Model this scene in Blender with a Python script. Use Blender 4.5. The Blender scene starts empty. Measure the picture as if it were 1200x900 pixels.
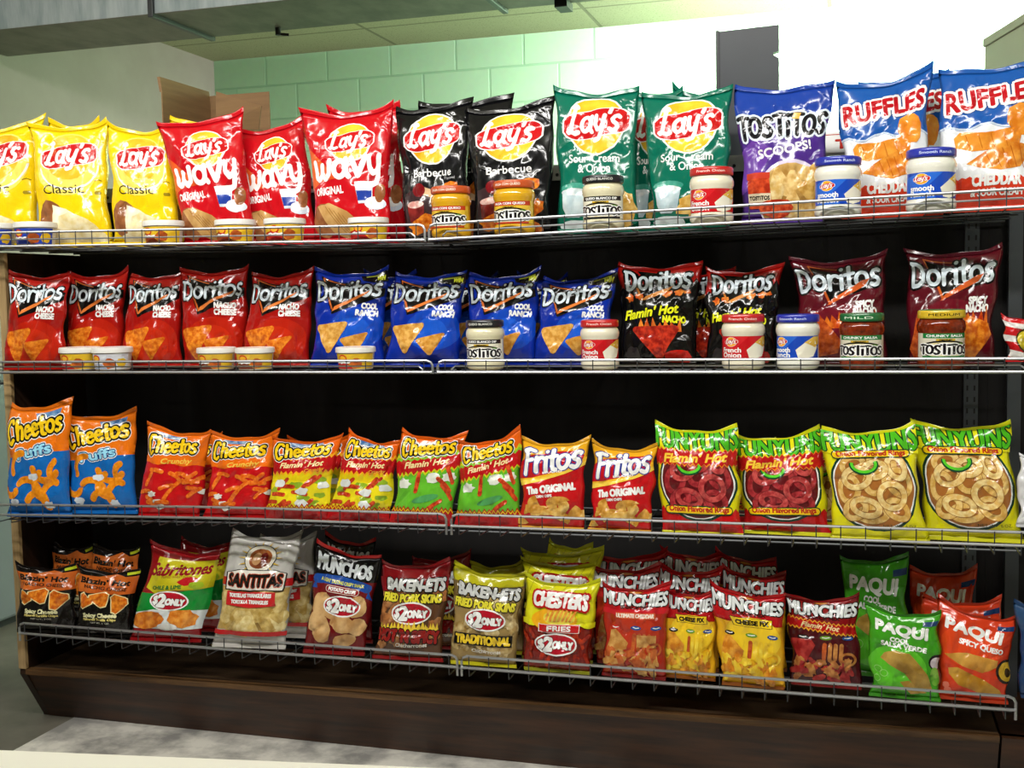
import bpy, bmesh, math, random
import numpy as np
from mathutils import Vector, Matrix, noise
PI = math.pi
SC = bpy.context.scene
COL = SC.collection

# ------------------------------------------------------------------ camera
F = 1350.0
D = 2.54
CZ = 1.18
_xl = np.array([-4512, -12, F]); _X = -_xl / np.linalg.norm(_xl)
_y = np.array([404, -110, F]); _y = _y - _y.dot(_X) * _X; _Y = _y / np.linalg.norm(_y)
_Z = np.cross(_X, _Y); _Z = _Z if _Z[1] < 0 else -_Z
R = np.array([_X, _Y, _Z])
CAM = np.array([0, -D, CZ])
cd = bpy.data.cameras.new('camera'); cam = bpy.data.objects.new('camera', cd); COL.objects.link(cam)
cd.sensor_width = 36; cd.lens = 36 * F / 1200; cd.clip_start = 0.05; cd.clip_end = 60
rt, up, bk = R[:, 0], -R[:, 1], -R[:, 2]
cam.matrix_world = Matrix(((rt[0], up[0], bk[0], 0), (rt[1], up[1], bk[1], -D), (rt[2], up[2], bk[2], CZ), (0, 0, 0, 1)))
SC.camera = cam


def ray(px, py):
    return R @ np.array([px - 600, py - 450, F])


def P(px, py, Y):                       # photo pixel -> point on the plane Y
    r = ray(px, py); return CAM + r * ((Y + D) / r[1])


def PZ(px, py, z):                      # photo pixel -> point at height z
    r = ray(px, py); return CAM + r * ((z - CZ) / r[2])


def PP(px, py, p0, n):                  # photo pixel -> point on any plane
    r = ray(px, py); return CAM + r * (np.dot(p0 - CAM, n) / np.dot(r, n))


def proj(p):
    q = R.T @ (np.array(p) - CAM); return 600 + F * q[0] / q[2], 450 + F * q[1] / q[2]


def XAT(px, Y, z):                      # X whose projection at (Y, z) falls in column px
    a, b = -4.0, 2.0
    for _ in range(40):
        m = (a + b) / 2
        if proj((m, Y, z))[0] < px: a = m
        else: b = m
    return (a + b) / 2


# ------------------------------------------------------------------ materials
def lin(h):
    h = h.lstrip('#'); o = []
    for i in (0, 2, 4):
        c = int(h[i:i + 2], 16) / 255
        o.append(c / 12.92 if c <= .04045 else ((c + .055) / 1.055) ** 2.4)
    return (*o, 1)


MATS = {}


def nodes(name):
    m = bpy.data.materials.new(name); m.use_nodes = True
    nt = m.node_tree; b = nt.nodes['Principled BSDF']
    return m, nt, b


def N(nt, kind, **kw):
    n = nt.nodes.new(kind)
    for k, v in kw.items():
        if k in n.inputs: n.inputs[k].default_value = v
        else: setattr(n, k, v)
    return n


def crinkle(nt, b, strength=.42, scale=22):
    l = nt.links
    tc = N(nt, 'ShaderNodeTexCoord')
    n1 = N(nt, 'ShaderNodeTexNoise', Scale=scale * .8, Detail=1, Distortion=1.0)
    v = N(nt, 'ShaderNodeTexVoronoi', feature='DISTANCE_TO_EDGE', Scale=scale * .62)
    l.new(tc.outputs['Object'], n1.inputs['Vector'])
    w = N(nt, 'ShaderNodeVectorMath', operation='MULTIPLY_ADD'); w.inputs[1].default_value = (.05, .05, .05)
    l.new(n1.outputs['Color'], w.inputs[0]); l.new(tc.outputs['Object'], w.inputs[2]); l.new(w.outputs[0], v.inputs['Vector'])
    mr = N(nt, 'ShaderNodeMapRange', interpolation_type='SMOOTHSTEP'); mr.inputs['From Max'].default_value = .1; mr.inputs['To Min'].default_value = .3; mr.inputs['To Max'].default_value = 0
    n2 = N(nt, 'ShaderNodeTexNoise', Scale=scale * .4, Detail=1)
    l.new(tc.outputs['Object'], n2.inputs['Vector'])
    g = N(nt, 'ShaderNodeMapRange', interpolation_type='SMOOTHSTEP'); g.inputs['From Min'].default_value = .45; g.inputs['From Max'].default_value = .62
    l.new(n2.outputs['Fac'], g.inputs['Value'])
    mm = N(nt, 'ShaderNodeMath', operation='MULTIPLY'); l.new(mr.outputs['Result'], mm.inputs[0]); l.new(g.outputs['Result'], mm.inputs[1])
    l.new(v.outputs['Distance'], mr.inputs['Value'])
    ad = N(nt, 'ShaderNodeMath', operation='ADD'); l.new(mm.outputs[0], ad.inputs[0]); l.new(n1.outputs['Fac'], ad.inputs[1])
    bp = N(nt, 'ShaderNodeBump', Strength=strength, Distance=.006)
    l.new(ad.outputs[0], bp.inputs['Height']); l.new(bp.outputs['Normal'], b.inputs['Normal'])


def film(c):                            # glossy printed bag film
    k = 'film' + c
    if k not in MATS:
        m, nt, b = nodes('film_' + c.lstrip('#'))
        b.inputs['Base Color'].default_value = lin(c)
        b.inputs['Roughness'].default_value = .15
        b.inputs['Specular IOR Level'].default_value = .55
        crinkle(nt, b)
        MATS[k] = m
    return MATS[k]


def food(c1, c2, scale=70):             # printed food picture: mottled colour under the same film
    k = 'food' + c1 + c2 + str(scale)
    if k not in MATS:
        m, nt, b = nodes('print_' + c1.lstrip('#'))
        tc = N(nt, 'ShaderNodeTexCoord'); n1 = N(nt, 'ShaderNodeTexNoise', Scale=scale, Detail=4)
        cr = N(nt, 'ShaderNodeValToRGB')
        cr.color_ramp.elements[0].position = .38; cr.color_ramp.elements[1].position = .64
        cr.color_ramp.elements[0].color = lin(c1); cr.color_ramp.elements[1].color = lin(c2)
        nt.links.new(tc.outputs['Object'], n1.inputs['Vector']); nt.links.new(n1.outputs['Fac'], cr.inputs['Fac'])
        nt.links.new(cr.outputs['Color'], b.inputs['Base Color'])
        b.inputs['Roughness'].default_value = .17
        crinkle(nt, b)
        MATS[k] = m
    return MATS[k]


def plain(name, c, rough=.5, metal=0, coat=0, emit=0):
    if name not in MATS:
        m, nt, b = nodes(name)
        b.inputs['Base Color'].default_value = lin(c); b.inputs['Roughness'].default_value = rough
        b.inputs['Metallic'].default_value = metal; b.inputs['Coat Weight'].default_value = coat
        tc = N(nt, 'ShaderNodeTexCoord'); n1 = N(nt, 'ShaderNodeTexNoise', Scale=14, Detail=5)
        mr = N(nt, 'ShaderNodeMapRange'); mr.inputs['To Min'].default_value = max(.03, rough - .08); mr.inputs['To Max'].default_value = min(1, rough + .08)
        nt.links.new(tc.outputs['Object'], n1.inputs['Vector']); nt.links.new(n1.outputs['Fac'], mr.inputs['Value'])
        nt.links.new(mr.outputs['Result'], b.inputs['Roughness'])
        MATS[name] = m
    return MATS[name]


def mottled(name, c1, c2, scale, rough=.6, bump=.1, stretch=(1, 1, 1), metal=0, lo=.35, hi=.65, detail=6):
    if name not in MATS:
        m, nt, b = nodes(name)
        tc = N(nt, 'ShaderNodeTexCoord'); mp = N(nt, 'ShaderNodeMapping'); mp.inputs['Scale'].default_value = stretch
        n1 = N(nt, 'ShaderNodeTexNoise', Scale=scale, Detail=detail, Roughness=.62)
        cr = N(nt, 'ShaderNodeValToRGB')
        cr.color_ramp.elements[0].position = lo; cr.color_ramp.elements[1].position = hi
        cr.color_ramp.elements[0].color = lin(c1); cr.color_ramp.elements[1].color = lin(c2)
        bp = N(nt, 'ShaderNodeBump', Strength=bump, Distance=.01)
        l = nt.links
        l.new(tc.outputs['Object'], mp.inputs['Vector']); l.new(mp.outputs['Vector'], n1.inputs['Vector'])
        l.new(n1.outputs['Fac'], cr.inputs['Fac']); l.new(cr.outputs['Color'], b.inputs['Base Color'])
        l.new(n1.outputs['Fac'], bp.inputs['Height']); l.new(bp.outputs['Normal'], b.inputs['Normal'])
        b.inputs['Roughness'].default_value = rough; b.inputs['Metallic'].default_value = metal
        MATS[name] = m
    return MATS[name]


def tiles(name, c1, c2, cm, w, h, mortar, offset, axes, origin, bump=.3, rough=.5, speck=0, bias=0):
    if name not in MATS:
        m, nt, b = nodes(name)
        l = nt.links
        tc = N(nt, 'ShaderNodeTexCoord'); sp = N(nt, 'ShaderNodeSeparateXYZ'); cb = N(nt, 'ShaderNodeCombineXYZ')
        l.new(tc.outputs['Object'], sp.inputs[0])
        for i, a in enumerate(axes):
            ad = N(nt, 'ShaderNodeMath', operation='SUBTRACT'); ad.inputs[1].default_value = origin[i]
            l.new(sp.outputs['XYZ'.index(a)], ad.inputs[0]); l.new(ad.outputs[0], cb.inputs[i])
        br = N(nt, 'ShaderNodeTexBrick')
        br.offset = offset
        for k, v in (('Color1', lin(c1)), ('Color2', lin(c2)), ('Mortar', lin(cm)), ('Scale', 1), ('Mortar Size', mortar), ('Mortar Smooth', .3), ('Bias', bias), ('Brick Width', w), ('Row Height', h)):
            br.inputs[k].default_value = v
        l.new(cb.outputs[0], br.inputs['Vector'])
        n1 = N(nt, 'ShaderNodeTexNoise', Scale=120 if speck else 30, Detail=5)
        l.new(tc.outputs['Object'], n1.inputs['Vector'])
        mx = N(nt, 'ShaderNodeMix', data_type='RGBA', blend_type='MULTIPLY')
        mx.inputs['Factor'].default_value = .6 if speck else .12
        l.new(br.outputs['Color'], mx.inputs['A'])
        if speck:
            cr = N(nt, 'ShaderNodeValToRGB'); cr.color_ramp.elements[0].position = .3; cr.color_ramp.elements[1].position = .42
            l.new(n1.outputs['Fac'], cr.inputs['Fac']); l.new(cr.outputs['Color'], mx.inputs['B'])
        else:
            l.new(n1.outputs['Color'], mx.inputs['B'])
        l.new(mx.outputs['Result'], b.inputs['Base Color'])
        inv = N(nt, 'ShaderNodeMath', operation='SUBTRACT'); inv.inputs[0].default_value = 1
        l.new(br.outputs['Fac'], inv.inputs[1])
        bp = N(nt, 'ShaderNodeBump', Strength=bump, Distance=.01)
        l.new(inv.outputs[0], bp.inputs['Height']); l.new(bp.outputs['Normal'], b.inputs['Normal'])
        b.inputs['Roughness'].default_value = rough
        MATS[name] = m
    return MATS[name]


WIRE = plain('chrome_wire', '#B2B4B7', .36, .85)
WIRD = plain('dull_steel_wire', '#4C4E50', .45, .7)
WOOD = mottled('dark_stained_wood', '#241206', '#4C2B12', 6, .5, .08, (.6, 6, 6))
WOODE = mottled('worn_wood_edge', '#3A2614', '#6E4E2C', 8, .5, .12, (.5, 6, 6))
DARK = mottled('dark_back_board', '#050302', '#0D0806', 5, .85, .1, (8, 1, .6))
STEEL = plain('grey_steel', '#54585C', .45, .6)


# ------------------------------------------------------------------ mesh helpers
def link(o, parent=None):
    COL.objects.link(o)
    if parent: o.parent = parent
    return o


def tag(o, label=None, cat=None, group=None, kind=None):
    if label: o['label'] = label
    if cat: o['category'] = cat
    if group: o['group'] = group
    if kind: o['kind'] = kind
    return o


def empty(name, loc=(0, 0, 0), mat=None):
    o = bpy.data.objects.new(name, None); o.empty_display_size = .05
    if mat is not None: o.matrix_world = mat
    else: o.location = loc
    return link(o)


class MB:
    def __init__(s): s.v = []; s.f = []; s.m = []

    def add(s, vs, fs, mi=0):
        b = len(s.v); s.v += [tuple(v) for v in vs]; s.f += [tuple(i + b for i in f) for f in fs]; s.m += [mi] * len(fs)

    def box(s, x0, x1, y0, y1, z0, z1, mi=0):
        s.add([(x, y, z) for x in (x0, x1) for y in (y0, y1) for z in (z0, z1)],
              [(0, 1, 3, 2), (4, 6, 7, 5), (0, 4, 5, 1), (2, 3, 7, 6), (0, 2, 6, 4), (1, 5, 7, 3)], mi)

    def prism(s, prof, axis, a, b, mi=0):       # profile (p, q) swept along an axis
        def pt(p, q, t): return {'x': (t, p, q), 'y': (p, t, q), 'z': (p, q, t)}[axis]
        n = len(prof)
        s.add([pt(p, q, a) for p, q in prof] + [pt(p, q, b) for p, q in prof],
              [tuple(range(n)), tuple(range(2 * n - 1, n - 1, -1))] + [(i, i + n, (i + 1) % n + n, (i + 1) % n) for i in range(n)], mi)

    def tube(s, pts, r, n=6, closed=False, mi=0):
        pts = [Vector(p) for p in pts]; m = len(pts); vs = []; fs = []
        for i, p in enumerate(pts):
            a = pts[i - 1] if (i or closed) else p; c = pts[(i + 1) % m] if (i < m - 1 or closed) else p
            t = (c - a).normalized()
            q = t.cross(Vector((0, 0, 1)) if abs(t.z) < .9 else Vector((1, 0, 0))).normalized(); w = t.cross(q)
            for k in range(n):
                an = 2 * PI * k / n; vs.append(p + (q * math.cos(an) + w * math.sin(an)) * r)
        for i in range(m if closed else m - 1):
            for k in range(n):
                j = (i + 1) % m
                fs.append((i * n + k, i * n + (k + 1) % n, j * n + (k + 1) % n, j * n + k))
        if not closed:
            fs.append(tuple(range(n - 1, -1, -1))); fs.append(tuple((m - 1) * n + k for k in range(n)))
        s.add(vs, fs, mi)

    def lathe(s, prof, n=32, mi=0, cx=0, cy=0):
        vs = []; fs = []; m = len(prof)
        for r, z in prof:
            for k in range(n):
                a = 2 * PI * k / n; vs.append((cx + r * math.cos(a), cy + r * math.sin(a), z))
        for i in range(m - 1):
            for k in range(n): fs.append((i * n + k, i * n + (k + 1) % n, (i + 1) * n + (k + 1) % n, (i + 1) * n + k))
        fs.append(tuple(range(n - 1, -1, -1))); fs.append(tuple((m - 1) * n + k for k in range(n)))
        s.add(vs, fs, mi)

    def build(s, name, mats, parent=None, smooth=False, bevel=0):
        me = bpy.data.meshes.new(name); me.from_pydata(s.v, [], s.f); me.update()
        mats = mats if isinstance(mats, (list, tuple)) else [mats]
        for m in mats: me.materials.append(m)
        me.polygons.foreach_set('material_index', s.m)
        bm = bmesh.new(); bm.from_mesh(me); bmesh.ops.recalc_face_normals(bm, faces=bm.faces); bm.to_mesh(me); bm.free()
        o = bpy.data.objects.new(name, me); link(o, parent)
        if smooth:
            me.polygons.foreach_set('use_smooth', [True] * len(me.polygons))
            md = o.modifiers.new('edges', 'EDGE_SPLIT'); md.split_angle = math.radians(40)
        if bevel:
            md = o.modifiers.new('bevel', 'BEVEL'); md.width = bevel; md.segments = 2; md.limit_method = 'ANGLE'
        return o


# ------------------------------------------------------------------ flat print designs
_tx = {}


def text_geo(s):
    if s not in _tx:
        cu = bpy.data.curves.new('lettering', 'FONT'); cu.body = s; cu.size = 1; cu.resolution_u = 3; cu.fill_mode = 'FRONT'
        o = bpy.data.objects.new('lettering', cu); COL.objects.link(o)
        dg = bpy.context.evaluated_depsgraph_get(); ev = o.evaluated_get(dg); me = ev.to_mesh()
        v = np.array([tuple(p.co)[:2] for p in me.vertices]).reshape(-1, 2)
        f = [tuple(p.vertices) for p in me.polygons]
        cnt = {}
        for p in f:
            for i in range(len(p)):
                e = tuple(sorted((p[i], p[(i + 1) % len(p)]))); cnt[e] = cnt.get(e, 0) + 1
        e = [k for k, c in cnt.items() if c == 1]
        ev.to_mesh_clear(); bpy.data.objects.remove(o); bpy.data.curves.remove(cu)
        _tx[s] = (v, f, e)
    return _tx[s]


def arc(cx, cy, rx, ry, a0, a1, n=12):
    return [(cx + rx * math.cos(math.radians(a0 + (a1 - a0) * i / n)), cy + ry * math.sin(math.radians(a0 + (a1 - a0) * i / n))) for i in range(n + 1)]


# rounded brush lettering: x-height 1, advance + strokes
G = {
    'o': (1.05, [arc(.45, .5, .4, .45, 0, 360, 16)]),
    'r': (.75, [[(.1, 0), (.12, .95)], arc(.5, .45, .37, .48, 165, 50, 6)]),
    'i': (.4, [[(.15, 0), (.17, .9)], [(.2, 1.32), (.22, 1.36)]]),
    't': (.7, [[(.3, 1.45), (.28, .25), (.36, .05), (.56, .04)], [(.02, .92), (.6, .96)]]),
    's': (.85, [[(.68, .86), (.5, .96), (.25, .93), (.13, .74), (.26, .56), (.52, .45), (.64, .26), (.52, .07), (.28, .02), (.06, .13)]]),
    'e': (.95, [[(.1, .5), (.74, .56), (.7, .8), (.5, .96), (.26, .9), (.1, .62), (.12, .28), (.3, .06), (.55, .03), (.78, .2)]]),
    'h': (1.0, [[(.12, 0), (.16, 1.5)], [(.14, .6), (.3, .9), (.55, .95), (.7, .75), (.72, 0)]]),
    'a': (1.05, [arc(.42, .45, .36, .42, 0, 360, 14), [(.8, .92), (.78, .2), (.95, .0)]]),
    'y': (.95, [[(.1, .95), (.14, .4), (.35, .12), (.62, .2), (.74, .45)], [(.76, .95), (.72, .0), (.58, -.4), (.25, -.5)]]),
    'v': (.95, [[(.05, .95), (.4, .03), (.82, 1.0)]]),
    'w': (1.35, [[(.06, .95), (.14, .2), (.36, .03), (.58, .25), (.62, .75)], [(.62, .3), (.82, .03), (1.08, .25), (1.14, .95)]]),
    "'": (.3, [[(.16, 1.4), (.1, 1.15)]]),
    'L': (1.0, [[(.32, 1.6), (.18, .1), (.05, -.05)], [(-.05, .02), (.3, .0), (.6, -.1), (.85, .0)], [(.1, 1.5), (.38, 1.62), (.5, 1.5)]]),
    'D': (1.25, [[(.14, 1.3), (.14, .02), (.55, .05), (.9, .3), (.98, .75), (.8, 1.15), (.5, 1.3), (.0, 1.33)]]),
    'C': (1.3, [[(1.05, 1.35), (.9, 1.6), (.5, 1.55), (.2, 1.1), (.12, .5), (.25, 0), (.55, -.15), (.85, .1)]]),
    'F': (1.05, [[(.28, -.1), (.35, 1.4)], [(.1, 1.35), (.6, 1.5), (1.0, 1.4)], [(.32, .75), (.8, .8)]]),
    'T': (1.0, [[(.5, 0), (.5, 1.35)], [(.05, 1.3), (.5, 1.38), (.98, 1.3)]]),
    'O': (1.2, [arc(.55, .62, .48, .6, 0, 360, 18)]),
    'S': (.95, [[(.8, 1.1), (.6, 1.25), (.3, 1.2), (.15, .95), (.3, .72), (.6, .55), (.75, .32), (.6, .07), (.3, .0), (.05, .15)]]),
    'I': (.5, [[(.22, 0), (.22, .85)], [(.22, 1.35), (.24, 1.4)]]),
}


class Design:
    def __init__(s, A, base, bands=(), top=None, bot=None, k=1.0):
        s.A = A; s.base = base; s.bands = list(bands); s.mats = []; s.el = []; s.layer = 0
        s.top = top or base; s.bot = bot or base; s.flat = None; s.k = k

    def mi(s, c):
        m = film(c) if isinstance(c, str) else c
        if m not in s.mats: s.mats.append(m)
        return s.mats.index(m)

    def y(s, t): return s.A * (1 - t * s.k)

    def poly_raw(s, polys, c):
        s.el.append((polys, s.mi(c), s.layer)); s.layer += 1
        return s

    def poly(s, pts, c): return s.poly_raw([[(x, s.y(t)) for x, t in pts]], c)

    def rect(s, x0, t0, x1, t1, c): return s.poly([(x0, t1), (x1, t1), (x1, t0), (x0, t0)], c)

    def ell(s, x, t, rx, ry, c, rot=0, n=22, a0=0, a1=360):
        cr, sr = math.cos(math.radians(rot)), math.sin(math.radians(rot)); pts = []
        for i in range(n + (a1 - a0 < 360)):
            a = math.radians(a0 + (a1 - a0) * i / n); p, q = rx * math.cos(a), ry * math.sin(a)
            pts.append((x + p * cr - q * sr, s.y(t) + p * sr + q * cr))
        return s.poly_raw([pts], c)

    def ring(s, x, t, rx, ry, w, c, rot=0, a0=0, a1=360, n=20):
        cr, sr = math.cos(math.radians(rot)), math.sin(math.radians(rot)); P_ = []
        for i in range(n + 1):
            a = math.radians(a0 + (a1 - a0) * i / n)
            P_.append([(x + p * cr - q * sr, s.y(t) + p * sr + q * cr) for p, q in (((rx - w) * math.cos(a), (ry - w) * math.sin(a)), (rx * math.cos(a), ry * math.sin(a)))])
        return s.poly_raw([[P_[i][0], P_[i + 1][0], P_[i + 1][1], P_[i][1]] for i in range(n)], c)

    def blob(s, x, t, rx, ry, c, rot=0, seed=1, jag=.18, n=14, pw=1.0):
        rg = random.Random(seed); cr, sr = math.cos(math.radians(rot)), math.sin(math.radians(rot)); pts = []
        for i in range(n):
            a = 2 * PI * i / n; k = 1 + rg.uniform(-jag, jag); p, q = rx * k * math.cos(a), ry * k * math.sin(a)
            pts.append((x + p * cr - q * sr, s.y(t) + p * sr + q * cr))
        return s.poly_raw([pts], c)

    def tri(s, x, t, r, c, rot=0, sx=1.0):              # rounded triangular chip
        pts = []
        for k in range(3):
            a = 90 + 120 * k
            for da in (-14, 14): pts.append((r * sx * math.cos(math.radians(a + da)), r * math.sin(math.radians(a + da))))
        cr, sr = math.cos(math.radians(rot)), math.sin(math.radians(rot))
        return s.poly_raw([[(x + p * cr - q * sr, s.y(t) + p * sr + q * cr) for p, q in pts]], c)

    def tri3(s, a, b, c, col, rd=.12):
        P3 = [np.array((x, s.y(t))) for x, t in (a, b, c)]; pts = []
        for k in range(3):
            p, q, n_ = P3[k], P3[k - 1], P3[(k + 1) % 3]
            pts += [tuple(p + (q - p) * rd), tuple(p + (q - p) * rd * .35 + (n_ - p) * rd * .35), tuple(p + (n_ - p) * rd)]
        return s.poly_raw([pts], col)

    def band(s, t, h0, h1, c, amp=.03, n=16, both=True, x0=-.5, x1=.5, tilt=0, seed=3, smooth=False):   # jagged band of height h0 above / h1 below
        rg = random.Random(seed); up_, lo = [], []
        for i in range(n * 2 + 1):
            x = x0 + (x1 - x0) * i / (2 * n); yy = s.y(t) + tilt * (x - (x0 + x1) / 2)
            j = amp * (math.sin(i * PI / 2 + .5) if smooth else (1 if i % 2 else -1) * rg.uniform(.5, 1.2))
            up_.append((x, yy + h0 + j)); lo.append((x, yy - h1 + (j if both else 0)))
        return s.poly_raw([[lo[i], lo[i + 1], up_[i + 1], up_[i]] for i in range(2 * n)], c)

    def line(s, pts, w, c, raw=False):
        if not raw: pts = [(x, s.y(t)) for x, t in pts]
        return s.poly_raw(ribbon([pts], w), c)

    def txt(s, st, x, t, h, c, w=None, bold=0, out=(), rot=0, shear=0, arch=0, grow=0):
        v, f, e = text_geo(st)
        if len(v) == 0: return s
        v = v.copy(); x0, x1 = v[:, 0].min(), v[:, 0].max(); cap = .69
        ww = (x1 - x0) / cap * h if w is None else w
        q = np.empty_like(v); rel = (v[:, 0] - (x0 + x1) / 2) / (x1 - x0)
        q[:, 1] = (v[:, 1] / cap - .5) * h * (1 + grow * rel * 2); q[:, 0] = rel * ww + q[:, 1] * shear
        q[:, 1] += arch * (1 - (2 * rel) ** 2)
        a = math.radians(rot); q = q @ np.array([[math.cos(a), math.sin(a)], [-math.sin(a), math.cos(a)]])
        q += (x, s.y(t))
        rb = lambda wd: ribbon([[tuple(q[i]), tuple(q[j])] for i, j in e], wd, caps=5)
        fill = [[tuple(q[i]) for i in p] for p in f]
        for oc, ow in out: s.poly_raw(fill + rb(2 * (ow + bold)), oc)
        s.poly_raw(fill + (rb(2 * bold) if bold else []), c)
        return s

    def brush(s, st, x, t, h, c, wd, w=None, out=(), rot=0, shear=0, arch=0, grow=0, gap=.0, jump=0):
        strokes = []; cx = 0
        for k, ch in enumerate(st):
            adv, ss = G[ch]
            for g in ss: strokes.append([(px + cx, py + jump * (k % 2)) for px, py in g])
            cx += adv + gap
        cx -= gap; ww = w or cx * h; out_s = []
        a = math.radians(rot)
        for g in strokes:
            o = []
            for px, py in g:
                rel = px / cx - .5; yy = (py - .5) * h * (1 + grow * rel * 2); xx = rel * ww + yy * shear; yy += arch * (1 - (2 * rel) ** 2)
                o.append((x + xx * math.cos(a) - yy * math.sin(a), s.y(t) + xx * math.sin(a) + yy * math.cos(a)))
            out_s.append(o)
        for oc, ow in out: s.poly_raw(ribbon(out_s, wd + 2 * ow), oc)
        return s.poly_raw(ribbon(out_s, wd), c)

    def bake(s, us, vs, diag=True):
        """cut the flat print along the grid of the surface it will lie on"""
        if s.flat is not None: return s.flat
        bm = bmesh.new()
        for polys, mi, lay in s.el:
            for kp, p in enumerate(polys):
                if len(p) < 3: continue
                try:
                    fc = bm.faces.new([bm.verts.new((x, y, lay + (kp * .618034) % 1 * .6)) for x, y in p]); fc.material_index = mi
                except ValueError: pass
        big = [f_ for f_ in bm.faces if len(f_.verts) > 4]
        bmesh.ops.triangulate(bm, faces=big)
        def cut(co, no, **kw): bmesh.ops.bisect_plane(bm, geom=bm.verts[:] + bm.edges[:] + bm.faces[:], dist=1e-7, plane_co=co, plane_no=no, **kw)
        cut((us[0], 0, 0), (1, 0, 0), clear_inner=True); cut((us[-1], 0, 0), (1, 0, 0), clear_outer=True)
        cut((0, vs[0], 0), (0, 1, 0), clear_inner=True); cut((0, vs[-1], 0), (0, 1, 0), clear_outer=True)
        for u in us[1:-1]: cut((u, 0, 0), (1, 0, 0))
        for v in vs[1:-1]: cut((0, v, 0), (0, 1, 0))
        if diag:
            su, sv = us[1] - us[0], vs[1] - vs[0]
            for k in range(-(len(vs) - 2), len(us) - 1): cut((us[0] + k * su, vs[0], 0), (1 / su, -1 / sv, 0))
        bmesh.ops.dissolve_degenerate(bm, dist=1e-6, edges=bm.edges[:])
        for f_ in bm.faces:
            f_.normal_update()
            if f_.normal.z < 0: f_.normal_flip()
        bm.verts.index_update()
        co = np.array([tuple(v.co) for v in bm.verts]).reshape(-1, 3)
        loops = []; starts = []; mi = []
        for f_ in bm.faces:
            starts.append(len(loops)); loops += [v.index for v in f_.verts]; mi.append(f_.material_index)
        bm.free()
        s.flat = (co, np.array(loops, dtype=np.int32), np.array(starts, dtype=np.int32), np.array(mi, dtype=np.int32))
        return s.flat


def ribbon(lines, w, caps=8):
    out = []; r = w / 2
    if r <= 0: return out
    seen = set()
    for ln in lines:
        for a, b in zip(ln, ln[1:]):
            dx, dy = b[0] - a[0], b[1] - a[1]; L = math.hypot(dx, dy)
            if L < 1e-6: continue
            nx, ny = -dy / L * r, dx / L * r
            out.append([(a[0] - nx, a[1] - ny), (b[0] - nx, b[1] - ny), (b[0] + nx, b[1] + ny), (a[0] + nx, a[1] + ny)])
        for p in ln:
            k = (round(p[0], 5), round(p[1], 5))
            if k in seen: continue
            seen.add(k)
            out.append([(p[0] + r * math.cos(2 * PI * i / caps), p[1] + r * math.sin(2 * PI * i / caps)) for i in range(caps)])
    return out


def raw_mesh(name, co, loops, starts, mi, mats):
    me = bpy.data.meshes.new(name)
    me.vertices.add(len(co)); me.vertices.foreach_set('co', np.asarray(co, dtype=np.float32).ravel())
    me.loops.add(len(loops)); me.loops.foreach_set('vertex_index', np.asarray(loops, dtype=np.int32))
    me.polygons.add(len(starts)); me.polygons.foreach_set('loop_start', np.asarray(starts, dtype=np.int32))
    me.polygons.foreach_set('material_index', np.asarray(mi, dtype=np.int32))
    for m in mats: me.materials.append(m)
    me.update(calc_edges=True); me.polygons.foreach_set('use_smooth', [True] * len(starts))
    me.validate()
    return me


# ------------------------------------------------------------------ the bag surface
NU, NV = 24, 32
S0, S1 = .035, .038
US = np.linspace(-1, 1, NU + 1)
VS = np.linspace(S0, 1 - S1, NV + 1)


class Surf:
    def __init__(s, hb, ht, cx, H, bL, bR, hL, hR, sag, T, seed):
        s.__dict__.update(locals()); s.rg = random.Random(seed); s.o = seed * 7.31
        s.ph = [s.rg.uniform(0, 6.3) for _ in range(6)]

    def at(s, u, v, side):
        w = min(1, max(0, (v - S0) / (1 - S0 - S1)))
        f = math.sin(PI / 2 * min(1, w / .24)) ** .7 * math.sin(PI / 2 * min(1, (1 - w) / .5)) ** .85 if 0 < w < 1 else 0
        hw = (s.hb * (1 - v) + s.ht * v) * (1 - .06 * f)
        n1 = noise.noise((s.o, v * 4.5, 3.1 if u > 0 else 9.7))
        x = s.cx * v + hw * (1.1 * u - .1 * u ** 3) + n1 * .010 * abs(u) ** 3
        l, r = (1 - u) / 2, (1 + u) / 2
        z = v * s.H + v ** 4 * (s.hL * l + s.hR * r) + (1 - v) ** 3 * (s.bL * l + s.bR * r) - s.sag * (1 - u * u) * v ** 5
        au = max(0, 1 - abs(u) ** 2.3)
        th = s.T * f * au ** .6
        e = math.exp(-(1 - w) / .16); e2 = math.exp(-w / .12)
        y = .007 * math.sin(u * 3.1 + s.ph[0]) * v ** 7 + .012 * v ** 9 * (abs(u) ** 3) * (1 if s.ph[2] > 3.1 else -1)
        z += .002 * math.sin(u * 7 + s.ph[1]) * v ** 12
        wr = noise.noise((u * 1.7 + s.o, v * 3.2, side * 5.0)) * .012
        wr += noise.noise((u * 4.5 + s.o, v * 6.5 + u, side * 9.0)) * .0055
        fold = math.sin(u * 8.5 + 2.2 * noise.noise((u * 2, v * 2, s.o)) + s.ph[3]) * .0075 * e
        fold += math.sin(u * 9.5 + s.ph[4]) * .005 * e2
        cr = abs(noise.noise((u * 2.6 - s.o, v * 3.8, 2.0 + side)))
        fold -= max(0, .12 - cr) * .05                       # sharp crumple lines
        k = min(1, f * 1.6) * min(1, au * 2.2)
        return (x, y + side * (th + (wr + fold) * k * .9), z)


BAGS = []


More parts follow.
